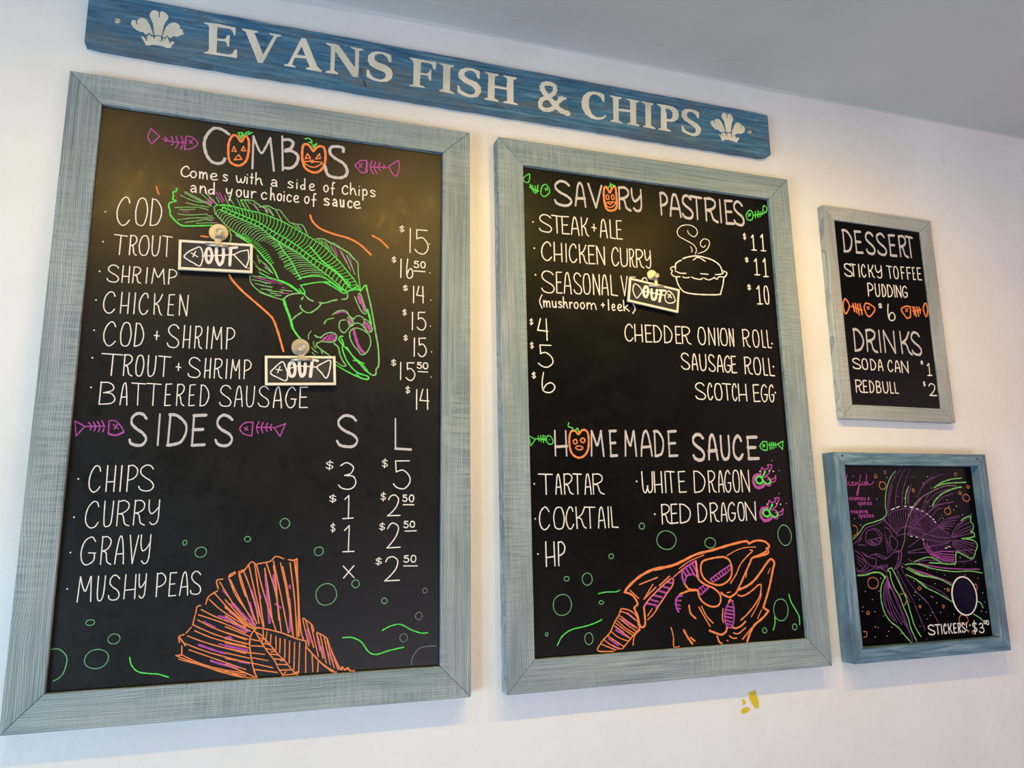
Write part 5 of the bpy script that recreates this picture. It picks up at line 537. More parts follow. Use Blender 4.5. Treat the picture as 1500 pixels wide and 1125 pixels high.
('b2', 'fish_head_drawing','orange and magenta fish skull drawing',[('s','o',57,0,0,[-1278,-4350,-1176,-4229,-876,-4016,-509,-3873,-75,-3816,251,-3711]),('s','o',45,0,0,[-1278,-4350,-1091,-4427,-973,-4614,-1058,-4707,-988,-4876,-951,-5071,-906,-5129,-825,-5106,-803,-4997,-819,-4719]),('s','o',27,0,0,[-817,-4691,-645,-4503,-336,-4263,-94,-4102]),('s','o',28,0,0,[-28,-4104,-54,-4246,-179,-4383,-391,-4627,-567,-4842,-737,-4973]),('s','o',27,0,0,[-732,-4890,-610,-4743]),('s','o',27,0,0,[-902,-4198,-438,-4060]),('s','o',27,0,0,[-808,-4524,-703,-4389,-562,-4211]),('s','o',27,0,0,[-791,-4511,-484,-4271]),('s','o',27,0,0,[-1149,-4314,-935,-4504]),('s','o',28,0,0,[-400,-4246,-123,-4043]),('s','o',28,0,0,[-8,-4062,238,-3898]),('s','o',27,0,0,[-1133,-5498,-1091,-5310,-941,-5182]),('s','m',38,0,0,[-817,-4691,-645,-4503,-336,-4263,-94,-4102,-29,-4118,-54,-4246,-179,-4383,-391,-4627,-512,-4734]),('s','m',43,0,1,[-198,-4169,-51,-4203]),('s','m',42,0,1,[-336,-4263,-141,-4313]),('s','m',42,0,1,[-456,-4343,-246,-4408]),('s','m',42,0,1,[-544,-4452,-351,-4502]),('s','m',42,0,1,[-679,-4530,-455,-4596]),('s','m',42,0,1,[-764,-4615,-508,-4672]),('s','o',28,0,0,[-1392,-4704,-1204,-4741,-1020,-4875,-983,-5070,-956,-5154,-1106,-5282,-1239,-5410,-1404,-5563]),('s','o',28,0,0,[-1392,-4704,-1462,-4852,-1562,-4983,-1682,-5194,-1827,-5320,-1924,-5422,-1991,-5565,-1624,-5602]),('s','o',24,0,0,[-1394,-4759,-1209,-4837,-1026,-4985]),('s','o',24,0,0,[-1431,-4853,-1217,-5002,-1003,-5151]),('s','o',23,0,0,[-1499,-4959,-1287,-5135,-1073,-5257]),('s','o',23,0,0,[-1566,-5065,-1386,-5211,-1173,-5360]),('s','o',23,0,0,[-1665,-5168,-1485,-5314,-1239,-5410]),('s','o',23,0,0,[-1732,-5272,-1551,-5391,-1370,-5511]),('s','o',23,0,0,[-1828,-5347,-1649,-5479,-1435,-5561]),('s','o',23,0,0,[-1894,-5437,-1560,-5579]),('s','o',24,0,0,[-1449,-4907,-1222,-5084,-1038,-5204]),('s','o',23,0,0,[-1532,-5012,-1290,-5189,-1122,-5295]),('s','m',44,0,0,[-1239,-4808,-1056,-4956]),('s','m',44,0,0,[-1372,-4939,-1065,-5120]),('s','m',44,0,0,[-1540,-5161,-1235,-5329]),('s','m',43,0,0,[-1719,-5327,-1493,-5476]),('s','m',43,0,0,[-1648,-5466,-1497,-5557]),('s','m',44,0,0,[-1536,-5094,-1354,-5213]),('s','o',56,0,0,[-475,-3886,-172,-3831,135,-3758,608,-3575,1084,-3482,1569,-3373,1996,-3302,2088,-3359]),('s','o',49,0,0,[2088,-3359,2291,-3295,2520,-3314,2644,-3400,2656,-3455,2569,-3494]),('s','o',45,0,0,[2602,-3495,2608,-3604,2355,-3665,2155,-3700,2080,-3806,1929,-4044,1744,-4330,1634,-4485,1534,-4546,1436,-4581,1283,-4522,1225,-4467]),('s','o',44,0,0,[2190,-3680,2357,-3638,2563,-3554]),('s','o',52,0,0,[1720,-4422,1967,-4339,2173,-4213,2388,-4006,2535,-3848,2677,-3743,2769,-3828,2722,-3963,2630,-4231,2541,-4470,2417,-4732,2356,-4862]),('s','o',52,0,1,[2356,-4862,2494,-4949]),('s','o',52,0,0,[2494,-4949,2317,-5099,2078,-5244,1934,-5419,1838,-5608]),('s','o',43,0,0,[1260,-3652,1005,-3680,782,-3739,715,-3895,756,-4081,901,-4217,1145,-4293,1336,-4261,1505,-4135,1561,-3924,1507,-3735,1386,-3664,1260,-3652]),('s','o',42,0,0,[255,-4218,368,-4352,579,-4387,629,-4545,742,-4680,921,-4766,1107,-4762,1195,-4649,1176,-4491,1015,-4353,804,-4266,629,-4128,599,-3918,597,-3733]),('s','o',42,0,0,[579,-4387,365,-4391,149,-4446]),('s','m',51,0,0,[598,-3720,279,-3880,207,-4034,255,-4218]),('s','m',50,0,0,[149,-4446,20,-4569,10,-4722,62,-4840]),('s','m',51,0,0,[597,-3733,625,-3971,633,-4076]),('s','m',43,0,1,[325,-3882,420,-4042]),('s','m',44,0,1,[406,-3819,529,-4020]),('s','m',44,0,1,[486,-3769,581,-3943]),('s','m',43,0,1,[258,-3958,327,-4065]),('s','m',32,0,0,[272,-4193,327,-4065,453,-4017,602,-4075]),('s','m',32,0,0,[953,-4154,1232,-3992,1530,-3842]),('s','m',32,0,0,[1026,-4222,1320,-4075,1538,-3936]),('s','m',32,0,1,[612,-4363,804,-4266]),('s','m',32,0,1,[664,-4495,891,-4348]),('s','m',31,0,1,[191,-4495,84,-4508]),('s','m',31,0,1,[138,-4600,48,-4596]),('s','m',31,0,1,[116,-4702,42,-4685]),('s','m',31,0,1,[111,-4778,52,-4763]),('s','m',31,0,1,[958,-4150,1031,-4220]),('s','m',26,0,1,[1036,-4105,1105,-4184]),('s','m',33,0,1,[1114,-4059,1179,-4148]),('s','m',28,0,1,[1194,-4013,1253,-4111]),('s','m',34,0,1,[1274,-3970,1325,-4072]),('s','m',27,0,1,[1357,-3928,1396,-4030]),('s','m',28,0,1,[1440,-3887,1465,-3985]),('s','m',33,0,1,[1524,-3845,1533,-3939]),('s','m',25,0,1,[614,-4362,666,-4493]),('s','m',25,0,1,[677,-4330,740,-4446]),('s','m',26,0,1,[739,-4299,814,-4398]),('s','m',32,0,1,[802,-4267,889,-4349]),('s','m',37,0,0,[1461,-4661,1320,-4838,1272,-5044,1319,-5228,1442,-5260,1520,-5083,1540,-4849,1506,-4690,1461,-4661]),('s','m',39,0,1,[1371,-4788,1526,-4822]),('s','m',39,0,1,[1334,-4865,1520,-4900]),('s','m',39,0,1,[1312,-4942,1497,-4977]),('s','m',39,0,1,[1299,-5019,1475,-5054]),('s','m',39,0,1,[1305,-5097,1452,-5144]),('s','m',39,0,1,[1323,-5176,1430,-5208]),('s','o',48,0,0,[1412,-4685,1462,-4648,1516,-4677]),('s','o',47,0,0,[1317,-5253,1277,-5355,1148,-5411,997,-5364,848,-5304]),('s','o',46,0,0,[168,-5252,262,-5422,372,-5568]),('s','o',40,0,0,[1444,-5235,1533,-5292,1695,-5249,1831,-5152]),('s','o',40,0,0,[1037,-5443,1089,-5574,1148,-5604]),('s','o',40,0,0,[342,-4713,375,-4894,503,-5016]),('s','o',39,0,0,[337,-5427,436,-5509]),('s','o',34,0,0,[1706,-5119,1979,-4923,2265,-4619,2339,-4354,2259,-4338,2086,-4451,1884,-4548,1755,-4569,1677,-4539]),('s','o',29,0,0,[1494,-4267,1671,-4061,1820,-3825,2030,-3642,2170,-3538,2107,-3509]),('s','o',28,0,0,[675,-4754,782,-4966,953,-5143]),('s','o',28,0,0,[598,-4764,747,-5016,870,-5215]),('s','o',27,0,0,[-155,-5183,-109,-5375,-109,-5601,25,-5604]),('s','o',29,0,0,[1242,-4834,1210,-5040,1232,-5145]),('s','o',29,0,0,[1363,-5450,1452,-5507,1562,-5513]),('s','o',29,0,0,[1478,-5392,1617,-5413,1818,-5295]),('s','o',29,0,0,[1716,-5549,1975,-5317]),('s','o',22,0,0,[1452,-3626,1718,-3512,1982,-3451,2277,-3445]),('s','o',23,0,0,[2338,-4542,2218,-4776,1999,-5056]),('s','o',23,0,0,[1936,-4151,1962,-4045]),('s','o',23,0,0,[2562,-4080,2640,-3960]),('s','o',22,0,0,[2171,-5104,2303,-4913]),('s','o',22,0,0,[1293,-5549,1322,-5563]),('s','o',22,0,0,[1381,-4479,1477,-4465]),('s','o',22,0,0,[142,-3881,444,-3715,824,-3595]),('s','o',21,0,0,[-6,-4053,249,-3879]),('s','o',28,0,1,[2188,-3696,2558,-3603])]),
('b3', 'lettering','large grey-white chalk heading at the top',[('t','W',59,[('D',-1284,-1007,1719,2351),('E',-874,-667,1729,2360),('S',-512,-222,1740,2369),('S',-118,188,1751,2379),('E',328,540,1762,2388),('R',681,959,1773,2397),('T',963,1182,1779,2403)])]),
('b3', 'lettering','white chalk lettering of the sticky toffee row',[('t','w',35,[('S',-1354,-1098,1001,1355),('T',-1133,-967,1009,1365),('I',-860,-846,1019,1375),('C',-767,-632,1027,1383),('K',-518,-333,1041,1398),('Y',-271,-61,1053,1411)])]),
('b3', 'lettering','white chalk lettering of the sticky toffee row',[('t','w',35,[('T',126,317,1073,1432),('O',373,524,1084,1444),('F',644,753,1097,1457),('F',853,984,1108,1468),('E',1062,1133,1117,1478),('E',1233,1365,1127,1489)])]),
('b3', 'lettering','white chalk lettering of the pudding row',[('t','w',35,[('P',-614,-428,484,852),('U',-353,-206,497,858),('D',-110,5,510,864),('D',81,242,522,869),('I',308,335,531,873),('N',388,551,539,877),('G',607,780,551,882)])]),
('b3', 'fish_bone_drawing','orange chalk fish skeleton left of the price',[('s','o',40,0,0,[-1416,333,-1514,161,-1466,-96,-1304,129,-1416,333]),('s','o',40,0,1,[-1246,134,-885,48]),('s','o',41,0,1,[-1179,205,-1145,-6]),('s','o',41,0,1,[-1098,228,-1071,-33]),('s','o',41,0,1,[-1021,218,-1000,-93]),('s','o',41,0,1,[-942,225,-899,-68]),('s','o',41,0,0,[-741,258,-801,88,-669,-116,-443,100,-547,224,-741,258]),('s','o',28,0,1,[-713,161,-621,102]),('s','o',28,0,1,[-624,178,-703,86])]),
('b3', 'fish_bone_drawing','orange chalk fish skeleton right of the price',[('s','o',42,0,0,[667,-63,495,175,676,291,840,288]),('s','o',42,0,1,[840,288,797,-20,667,-63]),('s','o',42,0,1,[905,157,1207,232]),('s','o',42,0,1,[924,294,953,60]),('s','o',43,0,1,[987,299,1008,13]),('s','o',43,0,1,[1071,306,1095,37]),('s','o',43,0,1,[1153,296,1171,128]),('s','o',43,0,0,[1405,446,1296,274,1367,41,1453,252,1405,446]),('s','o',29,0,1,[645,221,717,142]),('s','o',29,0,1,[742,236,644,127])]),
('b3', 'price','white chalk price',[('t','w',25,[('$',-306,-175,158,307)]),('t','w',34,[('6',4,236,-171,296)])]),
('b3', 'lettering','large grey-white chalk heading of the drinks',[('t','W',57,[('D',-1250,-960,-1112,-505),('R',-841,-509,-1109,-496),('I',-419,-358,-1107,-490),('N',-248,129,-1105,-483),('K',348,697,-1102,-471),('S',724,1046,-1099,-464)])]),
('b3', 'lettering','white chalk lettering of the soda row',[('t','w',34,[('S',-1388,-1127,-1615,-1333),('O',-1072,-895,-1618,-1330),('D',-788,-622,-1622,-1327),('A',-533,-387,-1625,-1324)])]),
('b3', 'lettering','white chalk lettering of the soda row',[('t','w',34,[('C',-198,-42,-1630,-1320),('A',41,209,-1633,-1317),('N',274,499,-1637,-1315)])]),
('b3', 'price','white chalk price',[('t','w',25,[('$',967,1053,-1369,-1262)]),('t','w',34,[('1',1175,1325,-1676,-1336)])]),
('b3', 'lettering','white chalk lettering of the bottom row',[('t','w',33,[('R',-1357,-1147,-2264,-1927),('E',-1107,-981,-2259,-1928),('D',-895,-760,-2254,-1929),('B',-670,-526,-2248,-1931),('U',-443,-282,-2242,-1932),('L',-199,-92,-2237,-1933),('L',-41,67,-2233,-1934)])]),
('b3', 'price','white chalk price',[('t','w',25,[('$',970,1046,-1992,-1853)]),('t','w',33,[('2',1152,1406,-2244,-1908)])]),
('b4', 'lettering','magenta script chalk title, cut off by the frame',[('s','m',20,0,0,[-1977,2051,-2030,1910,-2008,1747]),('s','m',20,0,0,[-1950,1848,-1952,1747,-1902,1764]),('s','m',20,0,0,[-1869,1797,-1812,1840,-1858,1831,-1857,1758,-1785,1769]),('s','m',20,0,0,[-1760,1831,-1752,1758,-1707,1831,-1681,1764]),('s','m',21,0,0,[-1560,2024,-1627,1826,-1713,1516,-1753,1530,-1663,1713,-1562,1783]),('s','m',21,0,0,[-1530,1840,-1546,1769,-1504,1769]),('s','m',21,0,0,[-1424,1840,-1473,1820,-1433,1775,-1489,1752]),('s','m',21,0,0,[-1361,2054,-1409,1764,-1365,1832,-1338,1769,-1236,1783,-1163,1855])]),
('b4', 'lettering','small magenta chalk notes beside the fish',[('t','m',17,[('e',-2001,-1956,1377,1444),('n',-1932,-1873,1376,1443),('o',-1845,-1789,1375,1442),('m',-1758,-1664,1373,1440),('o',-1635,-1579,1372,1439),('u',-1544,-1481,1370,1438),('s',-1418,-1347,1368,1436)])]),
('b4', 'lettering','small magenta chalk notes beside the fish',[('t','m',17,[('s',-1749,-1700,1250,1320),('p',-1665,-1609,1249,1319),('i',-1607,-1548,1249,1319),('n',-1539,-1483,1248,1318),('e',-1440,-1384,1247,1318),('s',-1356,-1299,1247,1317)])]),
('b4', 'lettering','small magenta chalk notes beside the fish',[('t','m',17,[('n',-1984,-1929,1038,1105),('v',-1901,-1853,1038,1105),('a',-1832,-1776,1038,1105),('s',-1741,-1699,1038,1105),('i',-1701,-1642,1038,1105),('v',-1636,-1588,1038,1105),('e',-1552,-1447,1038,1105)])]),
('b4', 'lettering','small magenta chalk notes beside the fish',[('t','m',17,[('s',-1762,-1713,930,997),('p',-1685,-1633,930,997),('e',-1601,-1552,930,997),('c',-1521,-1472,930,997),('i',-1473,-1414,930,997),('e',-1412,-1363,930,996),('s',-1331,-1271,929,996)])]),
('b4', 'fish_drawing','purple and green lionfish skeleton drawing',[('s','k',24,0,0,[-2012,384,-1822,517,-1586,733,-1259,812,-1000,892,-857,1017,-860,1257,-773,1626,-603,1942,-394,2130]),('s','k',26,0,0,[-190,1252,-130,1539,-10,1726]),('s','k',24,0,0,[-1973,-526,-1678,-510,-1462,-449,-1258,-484,-1133,-597]),('s','p',24,0,0,[-822,1017,-759,1342,-639,1683,-453,1971,-204,2175]),('s','p',25,0,0,[-512,1169,-498,1397,-372,1769,-183,2059,-51,2205]),('s','p',25,0,0,[-312,1167,-267,1482,-152,1769,93,2177]),('s','p',25,0,0,[-74,1165,-46,1481,93,1798]),('s','p',25,0,0,[-44,1625,-112,1280]),('s','p',24,0,0,[-762,1058,-697,1398,-558,1741]),('s','p',23,0,0,[-1991,274,-1802,406,-1562,650,-1196,755,-893,891]),('s','p',24,0,0,[-1580,512,-1499,593,-1318,632,-1181,602,-1078,447,-1154,282,-1338,217,-1542,263,-1618,347,-1580,512]),('s','p',24,0,0,[-1584,347,-1102,405]),('s','p',24,0,0,[-1535,318,-1407,233]),('s','p',24,0,0,[-1429,330,-1265,243]),('s','p',24,0,0,[-1285,354,-1154,282]),('s','p',24,0,0,[-1285,617,-1149,448,-1146,337]),('s','p',24,0,0,[-1464,330,-1337,225]),('s','p',23,0,0,[-1850,298,-1733,405]),('s','p',23,0,0,[-1857,243,-1617,224]),('s','p',24,0,0,[-978,528,-959,277,-944,0]),('s','p',24,0,0,[-926,388,-870,26]),('s','p',24,0,0,[-837,386,-741,440,-585,269,-720,77,-819,135,-837,386]),('s','p',23,0,0,[-1978,110,-1789,-31,-1607,-227,-1410,-315,-1349,-126,-1520,-94,-1713,21]),('s','p',23,0,0,[-1777,64,-1620,-63,-1439,-14,-1263,-5,-1097,-78,-995,-109]),('s','p',24,0,0,[-1370,-16,-1171,-104,-1034,-135,-763,23]),('s','p',23,0,0,[-1961,-27,-1676,-225,-1906,-407,-1998,-323]),('s','p',23,0,0,[-1937,-109,-1746,-237]),('s','p',23,0,0,[-1930,-190,-1824,-302]),('s','p',23,0,0,[-1986,-499,-1704,-441,-1486,-367,-1368,-262]),('s','p',24,0,0,[-959,667,-824,609,-741,440]),('s','p',24,0,0,[-1000,892,-872,778]),('s','p',37,0,0,[-968,864,-809,721,-653,550,-554,492]),('s','p',37,0,0,[-728,22,-561,59,-500,-12,-563,-204,-674,-353,-788,-404]),('s','p',37,0,0,[-585,18,-656,-229,-764,-364]),('s','w',24,0,0,[-682,1114,-568,1155]),('s','w',24,0,0,[-494,1169,-399,1197]),('s','w',24,0,0,[-234,1201,-161,1200]),('s','w',24,0,0,[-54,1179,35,1158]),('s','w',24,0,0,[162,1140,233,1119]),('s','p',15,0,1,[-1333,-290,-1363,-385]),('s','p',13,0,1,[-1298,-288,-1326,-385]),('s','p',13,0,1,[-1264,-286,-1290,-385]),('s','p',12,0,1,[-1229,-283,-1253,-385]),('s','p',17,0,1,[-1194,-281,-1217,-384]),('s','p',15,0,1,[-1160,-279,-1180,-381]),('s','p',16,0,1,[-1125,-277,-1144,-377]),('s','p',15,0,1,[-1090,-275,-1107,-373]),('s','p',12,0,1,[-1055,-273,-1071,-368]),('s','p',15,0,1,[-1020,-271,-1034,-362]),('s','p',13,0,1,[-985,-269,-998,-357]),('s','p',17,0,0,[-802,957,-744,730,-573,559]),('s','p',17,0,0,[-724,994,-680,769,-517,587]),('s','p',15,0,0,[-641,1027,-612,805,-456,611]),('s','p',14,0,0,[-558,1060,-539,832,-394,635]),('s','p',14,0,0,[-475,1087,-462,850,-334,652]),('s','p',16,0,0,[-384,1096,-385,864,-265,649]),('s','p',15,0,0,[-288,1113,-306,873,-192,652]),('s','p',20,0,0,[-196,1123,-228,877,-126,649]),('s','p',16,0,0,[-107,1123,-149,876,-62,640]),('s','p',19,0,0,[-15,1117,-72,872,4,629]),('s','p',17,0,0,[70,1113,6,865,64,621]),('s','p',15,0,0,[155,1111,83,856,124,618]),('s','p',17,0,0,[241,1088,157,839,188,600]),('s','p',17,0,0,[326,1050,226,814,257,577]),('s','p',20,0,0,[-585,521,-349,657,-58,652,262,576]),('s','p',20,0,0,[-597,437,-301,487,-16,439,232,377]),('s','p',20,0,0,[-867,947,-578,1085,-206,1138,156,1100,333,1046]),('s','P',23,0,0,[-509,44,-361,320,-276,656,-36,1050,390,1421]),('s','p',22,0,0,[-40,1172,198,1132,493,993,743,778,868,667,1190,444]),('s','p',22,0,0,[-181,684,145,545,479,444,823,383,1210,348]),('s','p',22,0,0,[-206,511,190,383,630,280,1052,257,1235,280]),('s','w',22,0,0,[-39,1180,49,1188]),('s','w',22,0,0,[181,1138,231,1121]),('s','w',22,0,0,[331,1082,380,1060]),('s','w',23,0,0,[494,999,527,982]),('s','w',23,0,0,[590,935,630,915]),('s','w',23,0,0,[685,860,718,841]),('s','w',23,0,0,[728,792,771,772]),('s','w',22,0,0,[-149,430,-83,416]),('s','w',22,0,0,[36,400,86,385]),('s','w',22,0,0,[252,334,285,317]),('s','w',22,0,0,[988,83,1064,108]),('s','w',23,0,0,[1104,134,1172,111]),('s','p',17,0,0,[-23,1173,-46,908,-136,655]),('s','p',15,0,0,[43,1164,12,894,-83,633]),('s','p',16,0,0,[109,1152,69,879,-29,609]),('s','p',18,0,0,[163,1141,126,863,14,591]),('s','p',15,0,0,[220,1129,182,843,65,578]),('s','p',17,0,0,[286,1106,237,823,126,557]),('s','p',15,0,0,[332,1081,291,801,170,538]),('s','p',14,0,0,[389,1056,345,780,227,521]),('s','p',17,0,0,[437,1028,398,757,277,504]),('s','p',17,0,0,[486,1000,450,734,331,489]),('s','p',14,0,0,[537,958,501,709,390,464]),('s','p',14,0,0,[581,926,551,684,447,453]),('s','p',15,0,0,[632,892,601,660,513,442]),('s','p',18,0,0,[665,855,650,636,563,431]),('s','p',15,0,0,[703,818,699,612,619,421]),('s','p',19,0,0,[750,778,749,589,683,409]),('s','p',16,0,0,[785,733,799,567,737,391]),('s','p',19,0,0,[823,703,849,544,794,390]),('s','p',15,0,0,[873,667,901,523,859,380]),('s','p',18,0,0,[921,627,955,503,918,364]),('s','p',15,0,0,[960,607,1009,485,969,369]),('s','p',15,0,0,[1012,575,1064,468,1033,363]),('s','p',16,0,0,[1068,533,1120,452,1100,348]),('s','p',19,0,0,[1123,507,1175,437,1168,350]),('s','p',15,0,1,[-169,679,-193,507]),('s','p',21,0,1,[-120,657,-141,489]),('s','p',21,0,1,[-72,635,-89,472]),('s','p',17,0,1,[-23,614,-37,454]),('s','p',16,0,1,[26,593,16,437]),('s','p',21,0,1,[76,572,69,420]),('s','p',18,0,1,[126,552,122,403]),('s','p',20,0,1,[177,533,175,387]),('s','p',16,0,1,[229,516,230,372]),('s','p',20,0,1,[282,499,284,357]),('s','p',16,0,1,[335,483,339,343]),('s','p',18,0,1,[389,467,394,329]),('s','p',16,0,1,[443,453,449,315]),('s','p',19,0,1,[498,440,505,303]),('s','p',18,0,1,[554,428,562,291]),('s','p',17,0,1,[610,417,619,282]),('s','p',18,0,1,[667,407,677,274]),('s','p',19,0,1,[724,397,736,268]),('s','p',20,0,1,[782,389,796,263]),('s','p',16,0,1,[840,381,856,260]),('s','p',15,0,1,[899,375,916,258]),('s','p',17,0,1,[958,369,976,257]),('s','p',21,0,1,[1017,364,1037,257]),('s','p',19,0,1,[1076,359,1098,258]),('s','p',16,0,1,[1135,354,1159,265]),('s','p',16,0,1,[1195,350,1219,277]),('s','p',19,0,0,[264,304,284,140,391,5]),('s','p',15,0,0,[322,292,346,120,429,-33]),('s','p',18,0,0,[407,281,409,100,493,-70]),('s','p',16,0,0,[479,269,473,80,547,-105]),('s','p',15,0,0,[551,267,539,63,605,-128]),('s','p',19,0,0,[628,258,612,59,679,-132]),('s','p',17,0,0,[693,253,680,73,731,-99]),('s','p',16,0,0,[778,255,744,93,794,-52]),('s','p',18,0,0,[850,254,813,110,852,-18]),('s','p',18,0,0,[930,251,884,127,921,7]),('s','p',16,0,0,[1005,256,955,143,985,39]),('s','p',17,0,0,[1088,258,1027,161,1058,66]),('s','p',22,0,0,[244,1437,422,1683,700,1876,1045,2016,1231,2045]),('s','p',22,0,0,[378,1628,549,1820,861,1987]),('s','p',22,0,0,[428,1027,492,1217,819,1489,1124,1598,1386,1654]),('s','p',22,0,0,[812,1214,1057,1405,1475,1528]),('s','p',22,0,0,[698,942,866,1104,1051,1143]),('s','p',22,0,0,[850,776,1023,965]),('s','p',22,0,0,[327,1055,474,1326,645,1517]),('s','p',22,0,0,[106,1220,380,1409]),('s','p',22,0,0,[565,998,812,1214,1033,1253]),('s','k',30,0,0,[849,1682,1123,1821,1503,1919,1857,1949]),('s','k',30,0,0,[927,1724,1227,1793,1597,1821,2005,1836]),('s','P',27,0,0,[-146,925,110,1247,384,1436,725,1572,1029,1682,1328,1743,1656,1737]),('s','k',37,0,0,[720,1201,873,1378,1151,1543,1496,1653,1817,1709]),('s','p',29,0,0,[-216,445,107,760,573,1052,957,1226,1475,1305]),('s','p',21,0,0,[832,668,1148,854,1632,930]),('s','p',21,0,0,[848,654,1254,839,1589,889]),('s','p',21,0,0,[864,640,1245,784,1502,808]),('s','p',21,0,0,[879,626,1198,716,1417,727]),('s','p',21,0,0,[895,612,1153,662,1331,646]),('s','p',21,0,0,[926,585,1109,609,1211,574]),('s','p',21,0,0,[1235,388,1518,684,1991,884]),('s','p',21,0,0,[1250,375,1582,628,1988,759]),('s','p',21,0,0,[1266,361,1641,545,1995,649]),('s','p',21,0,0,[1283,355,1704,489,2013,579]),('s','p',21,0,0,[1282,347,1693,420,2031,469]),('s','p',21,0,0,[1273,293,1665,257,2052,166]),('s','p',21,0,0,[1269,265,1656,202,2056,83]),('s','p',21,0,0,[1264,238,1644,134,2021,-12]),('s','p',21,0,0,[1260,211,1599,81,1953,-92]),('s','p',21,0,0,[1255,184,1518,29,1855,-170]),('s','p',21,0,0,[1233,158,1410,32,1676,-111]),('s','p',21,0,0,[1253,388,1432,603,1753,777]),('s','k',32,0,0,[1666,806,1844,886,2015,912,1993,787,2066,675,2024,538,1944,498,2065,454,2033,372,1824,335,1604,326]),('s','k',32,0,0,[1603,321,1891,298,2064,234,2118,123,2040,-12,1961,-146,1841,-211,1637,-124,1383,-22,1312,-128,1290,-262,1263,-315,1064,-330,785,-300,386,-274]),('s','m',23,0,0,[508,-52,869,5,1258,-19]),('s','m',23,0,0,[539,-79,859,-62,1263,-100]),('s','m',23,0,0,[569,-107,849,-120,1252,-167]),('s','m',23,0,0,[600,-135,876,-175,1243,-220]),('s','m',23,0,0,[666,-163,904,-224,1217,-265]),('s','m',23,0,0,[274,248,411,4,530,-133]),('s','m',23,0,0,[374,219,543,-53,707,-124]),('s','p',21,0,0,[-262,128,225,382,868,667]),('s','p',21,0,0,[-278,22,432,137,1155,227]),('s','p',21,0,0,[-282,-4,586,-1,1990,17]),('s','p',21,0,0,[-305,-161,-110,-233,379,-208,1074,-269,1648,-273,1950,-214]),('s','k',27,0,0,[-110,-233,391,-129,790,-274]),('s','k',27,0,0,[-322,-279,17,-303,450,-422,1175,-526,1749,-533,2176,-601]),('s','m',27,0,0,[21,-276,698,-404,1399,-467,2084,-498]),('s','k',25,0,0,[-335,-370,81,-568,685,-708]),('s','m',20,0,0,[-337,-383,158,-518,823,-727]),('s','k',29,0,0,[-126,-486,30,-577,420,-635,750,-734,1047,-876]),('s','k',28,0,0,[-152,-657,153,-884,581,-1074,1007,-1298]),('s','k',30,0,0,[1886,-1327,1982,-1376,2036,-1499]),('s','k',29,0,0,[1683,-1645,1846,-1729,1978,-1823]),('s','m',21,0,0,[-42,-488,423,-613,837,-737,1056,-822]),('s','p',18,0,0,[-153,-668,245,-844,648,-1012,908,-1196]),('s','p',18,0,0,[-199,-976,129,-1226,287,-1489,488,-1840]),('s','p',18,0,0,[-253,-1336,-130,-1638,-11,-1960]),('s','k',23,0,0,[-418,-303,-218,-277,88,-320,346,-382]),('s','k',23,0,0,[-403,-390,-8,-576,308,-631]),('s','k',23,0,0,[-426,-550,-30,-726,260,-942]),('s','p',17,0,0,[-569,-385,-344,-757,-32,-1112,203,-1314]),('s','p',17,0,0,[-689,-445,-474,-880,-256,-1293,-139,-1637,-20,-1960]),('s','p',17,0,0,[-714,-423,-627,-789,-388,-1245]),('s','p',17,0,0,[-668,-296,-455,-367]),('s','p',17,0,0,[-607,-255,-390,-304]),('s','k',31,0,0,[-872,-364,-762,-570,-637,-852,-511,-1133,-425,-1496,-337,-1837,-169,-2108]),('s','k',31,0,0,[-885,-364,-1016,-413,-943,-479,-936,-628,-859,-864,-725,-1081,-627,-1360,-526,-1617,-459,-1914,-324,-2214]),('s','k',31,0,0,[-1976,-516,-1789,-513,-1459,-461,-1244,-479,-1144,-546,-1097,-601]),('s','k',31,0,0,[-1092,-569,-1223,-723,-1302,-909,-1315,-1202,-1244,-1476,-1085,-1692,-862,-1850,-650,-2090,-480,-2246]),('s','p',25,0,0,[-1045,-624,-1186,-851,-1234,-1206,-1062,-1527]),('s','p',25,0,0,[-1048,-645,-1125,-1001,-1047,-1423,-898,-1723]),('s','p',25,0,0,[-1024,-667,-1022,-1047,-836,-1476,-611,-1822]),('s','p',25,0,0,[-1002,-710,-886,-1053,-706,-1524,-526,-1994]),('s','p',25,0,0,[-987,-796,-794,-1184,-614,-1655,-447,-2206]),('s','p',25,0,0,[-1081,-686,-1184,-1040,-1155,-1418,-974,-1677]),('s','p',25,0,0,[-1034,-646,-1070,-1003,-945,-1470,-741,-1773]),('s','p',25,0,0,[-1067,-581,-1046,-433]),('s','p',25,0,0,[-1988,-401,-1884,-425,-1660,-349,-1595,-266]),('s','p',25,0,0,[-1391,-358,-1225,-342,-1052,-475]),('s','m',31,0,0,[-1045,-624,-1011,-773,-947,-903]),('s','m',31,0,0,[-1039,-582,-1030,-709,-1023,-858])]),
('b4', 'bubble_drawing','orange chalk bubble',[('c','O',28,-883,1746,108,103)]),
('b4', 'bubble_drawing','orange chalk bubble',[('c','O',28,-1073,1992,43,46)]),
('b4', 'bubble_drawing','orange chalk bubble',[('c','O',28,-756,2097,33,35)]),
('b4', 'bubble_drawing','orange chalk bubble',[('c','O',29,130,1619,33,38)]),
('b4', 'bubble_drawing','orange chalk bubble',[('c','O',30,1672,2055,52,37)]),
('b4', 'bubble_drawing','orange chalk bubble',[('c','O',30,2058,1709,45,37)]),
('b4', 'bubble_drawing','orange chalk bubble',[('c','O',30,1745,1541,40,39)]),
('b4', 'bubble_drawing','orange chalk bubble',[('c','O',30,1944,1411,115,95)]),
('b4', 'bubble_drawing','orange chalk bubble',[('c','O',29,1228,1056,112,88)]),
('b4', 'bubble_drawing','orange chalk bubble',[('c','O',27,-1520,-718,167,142)]),
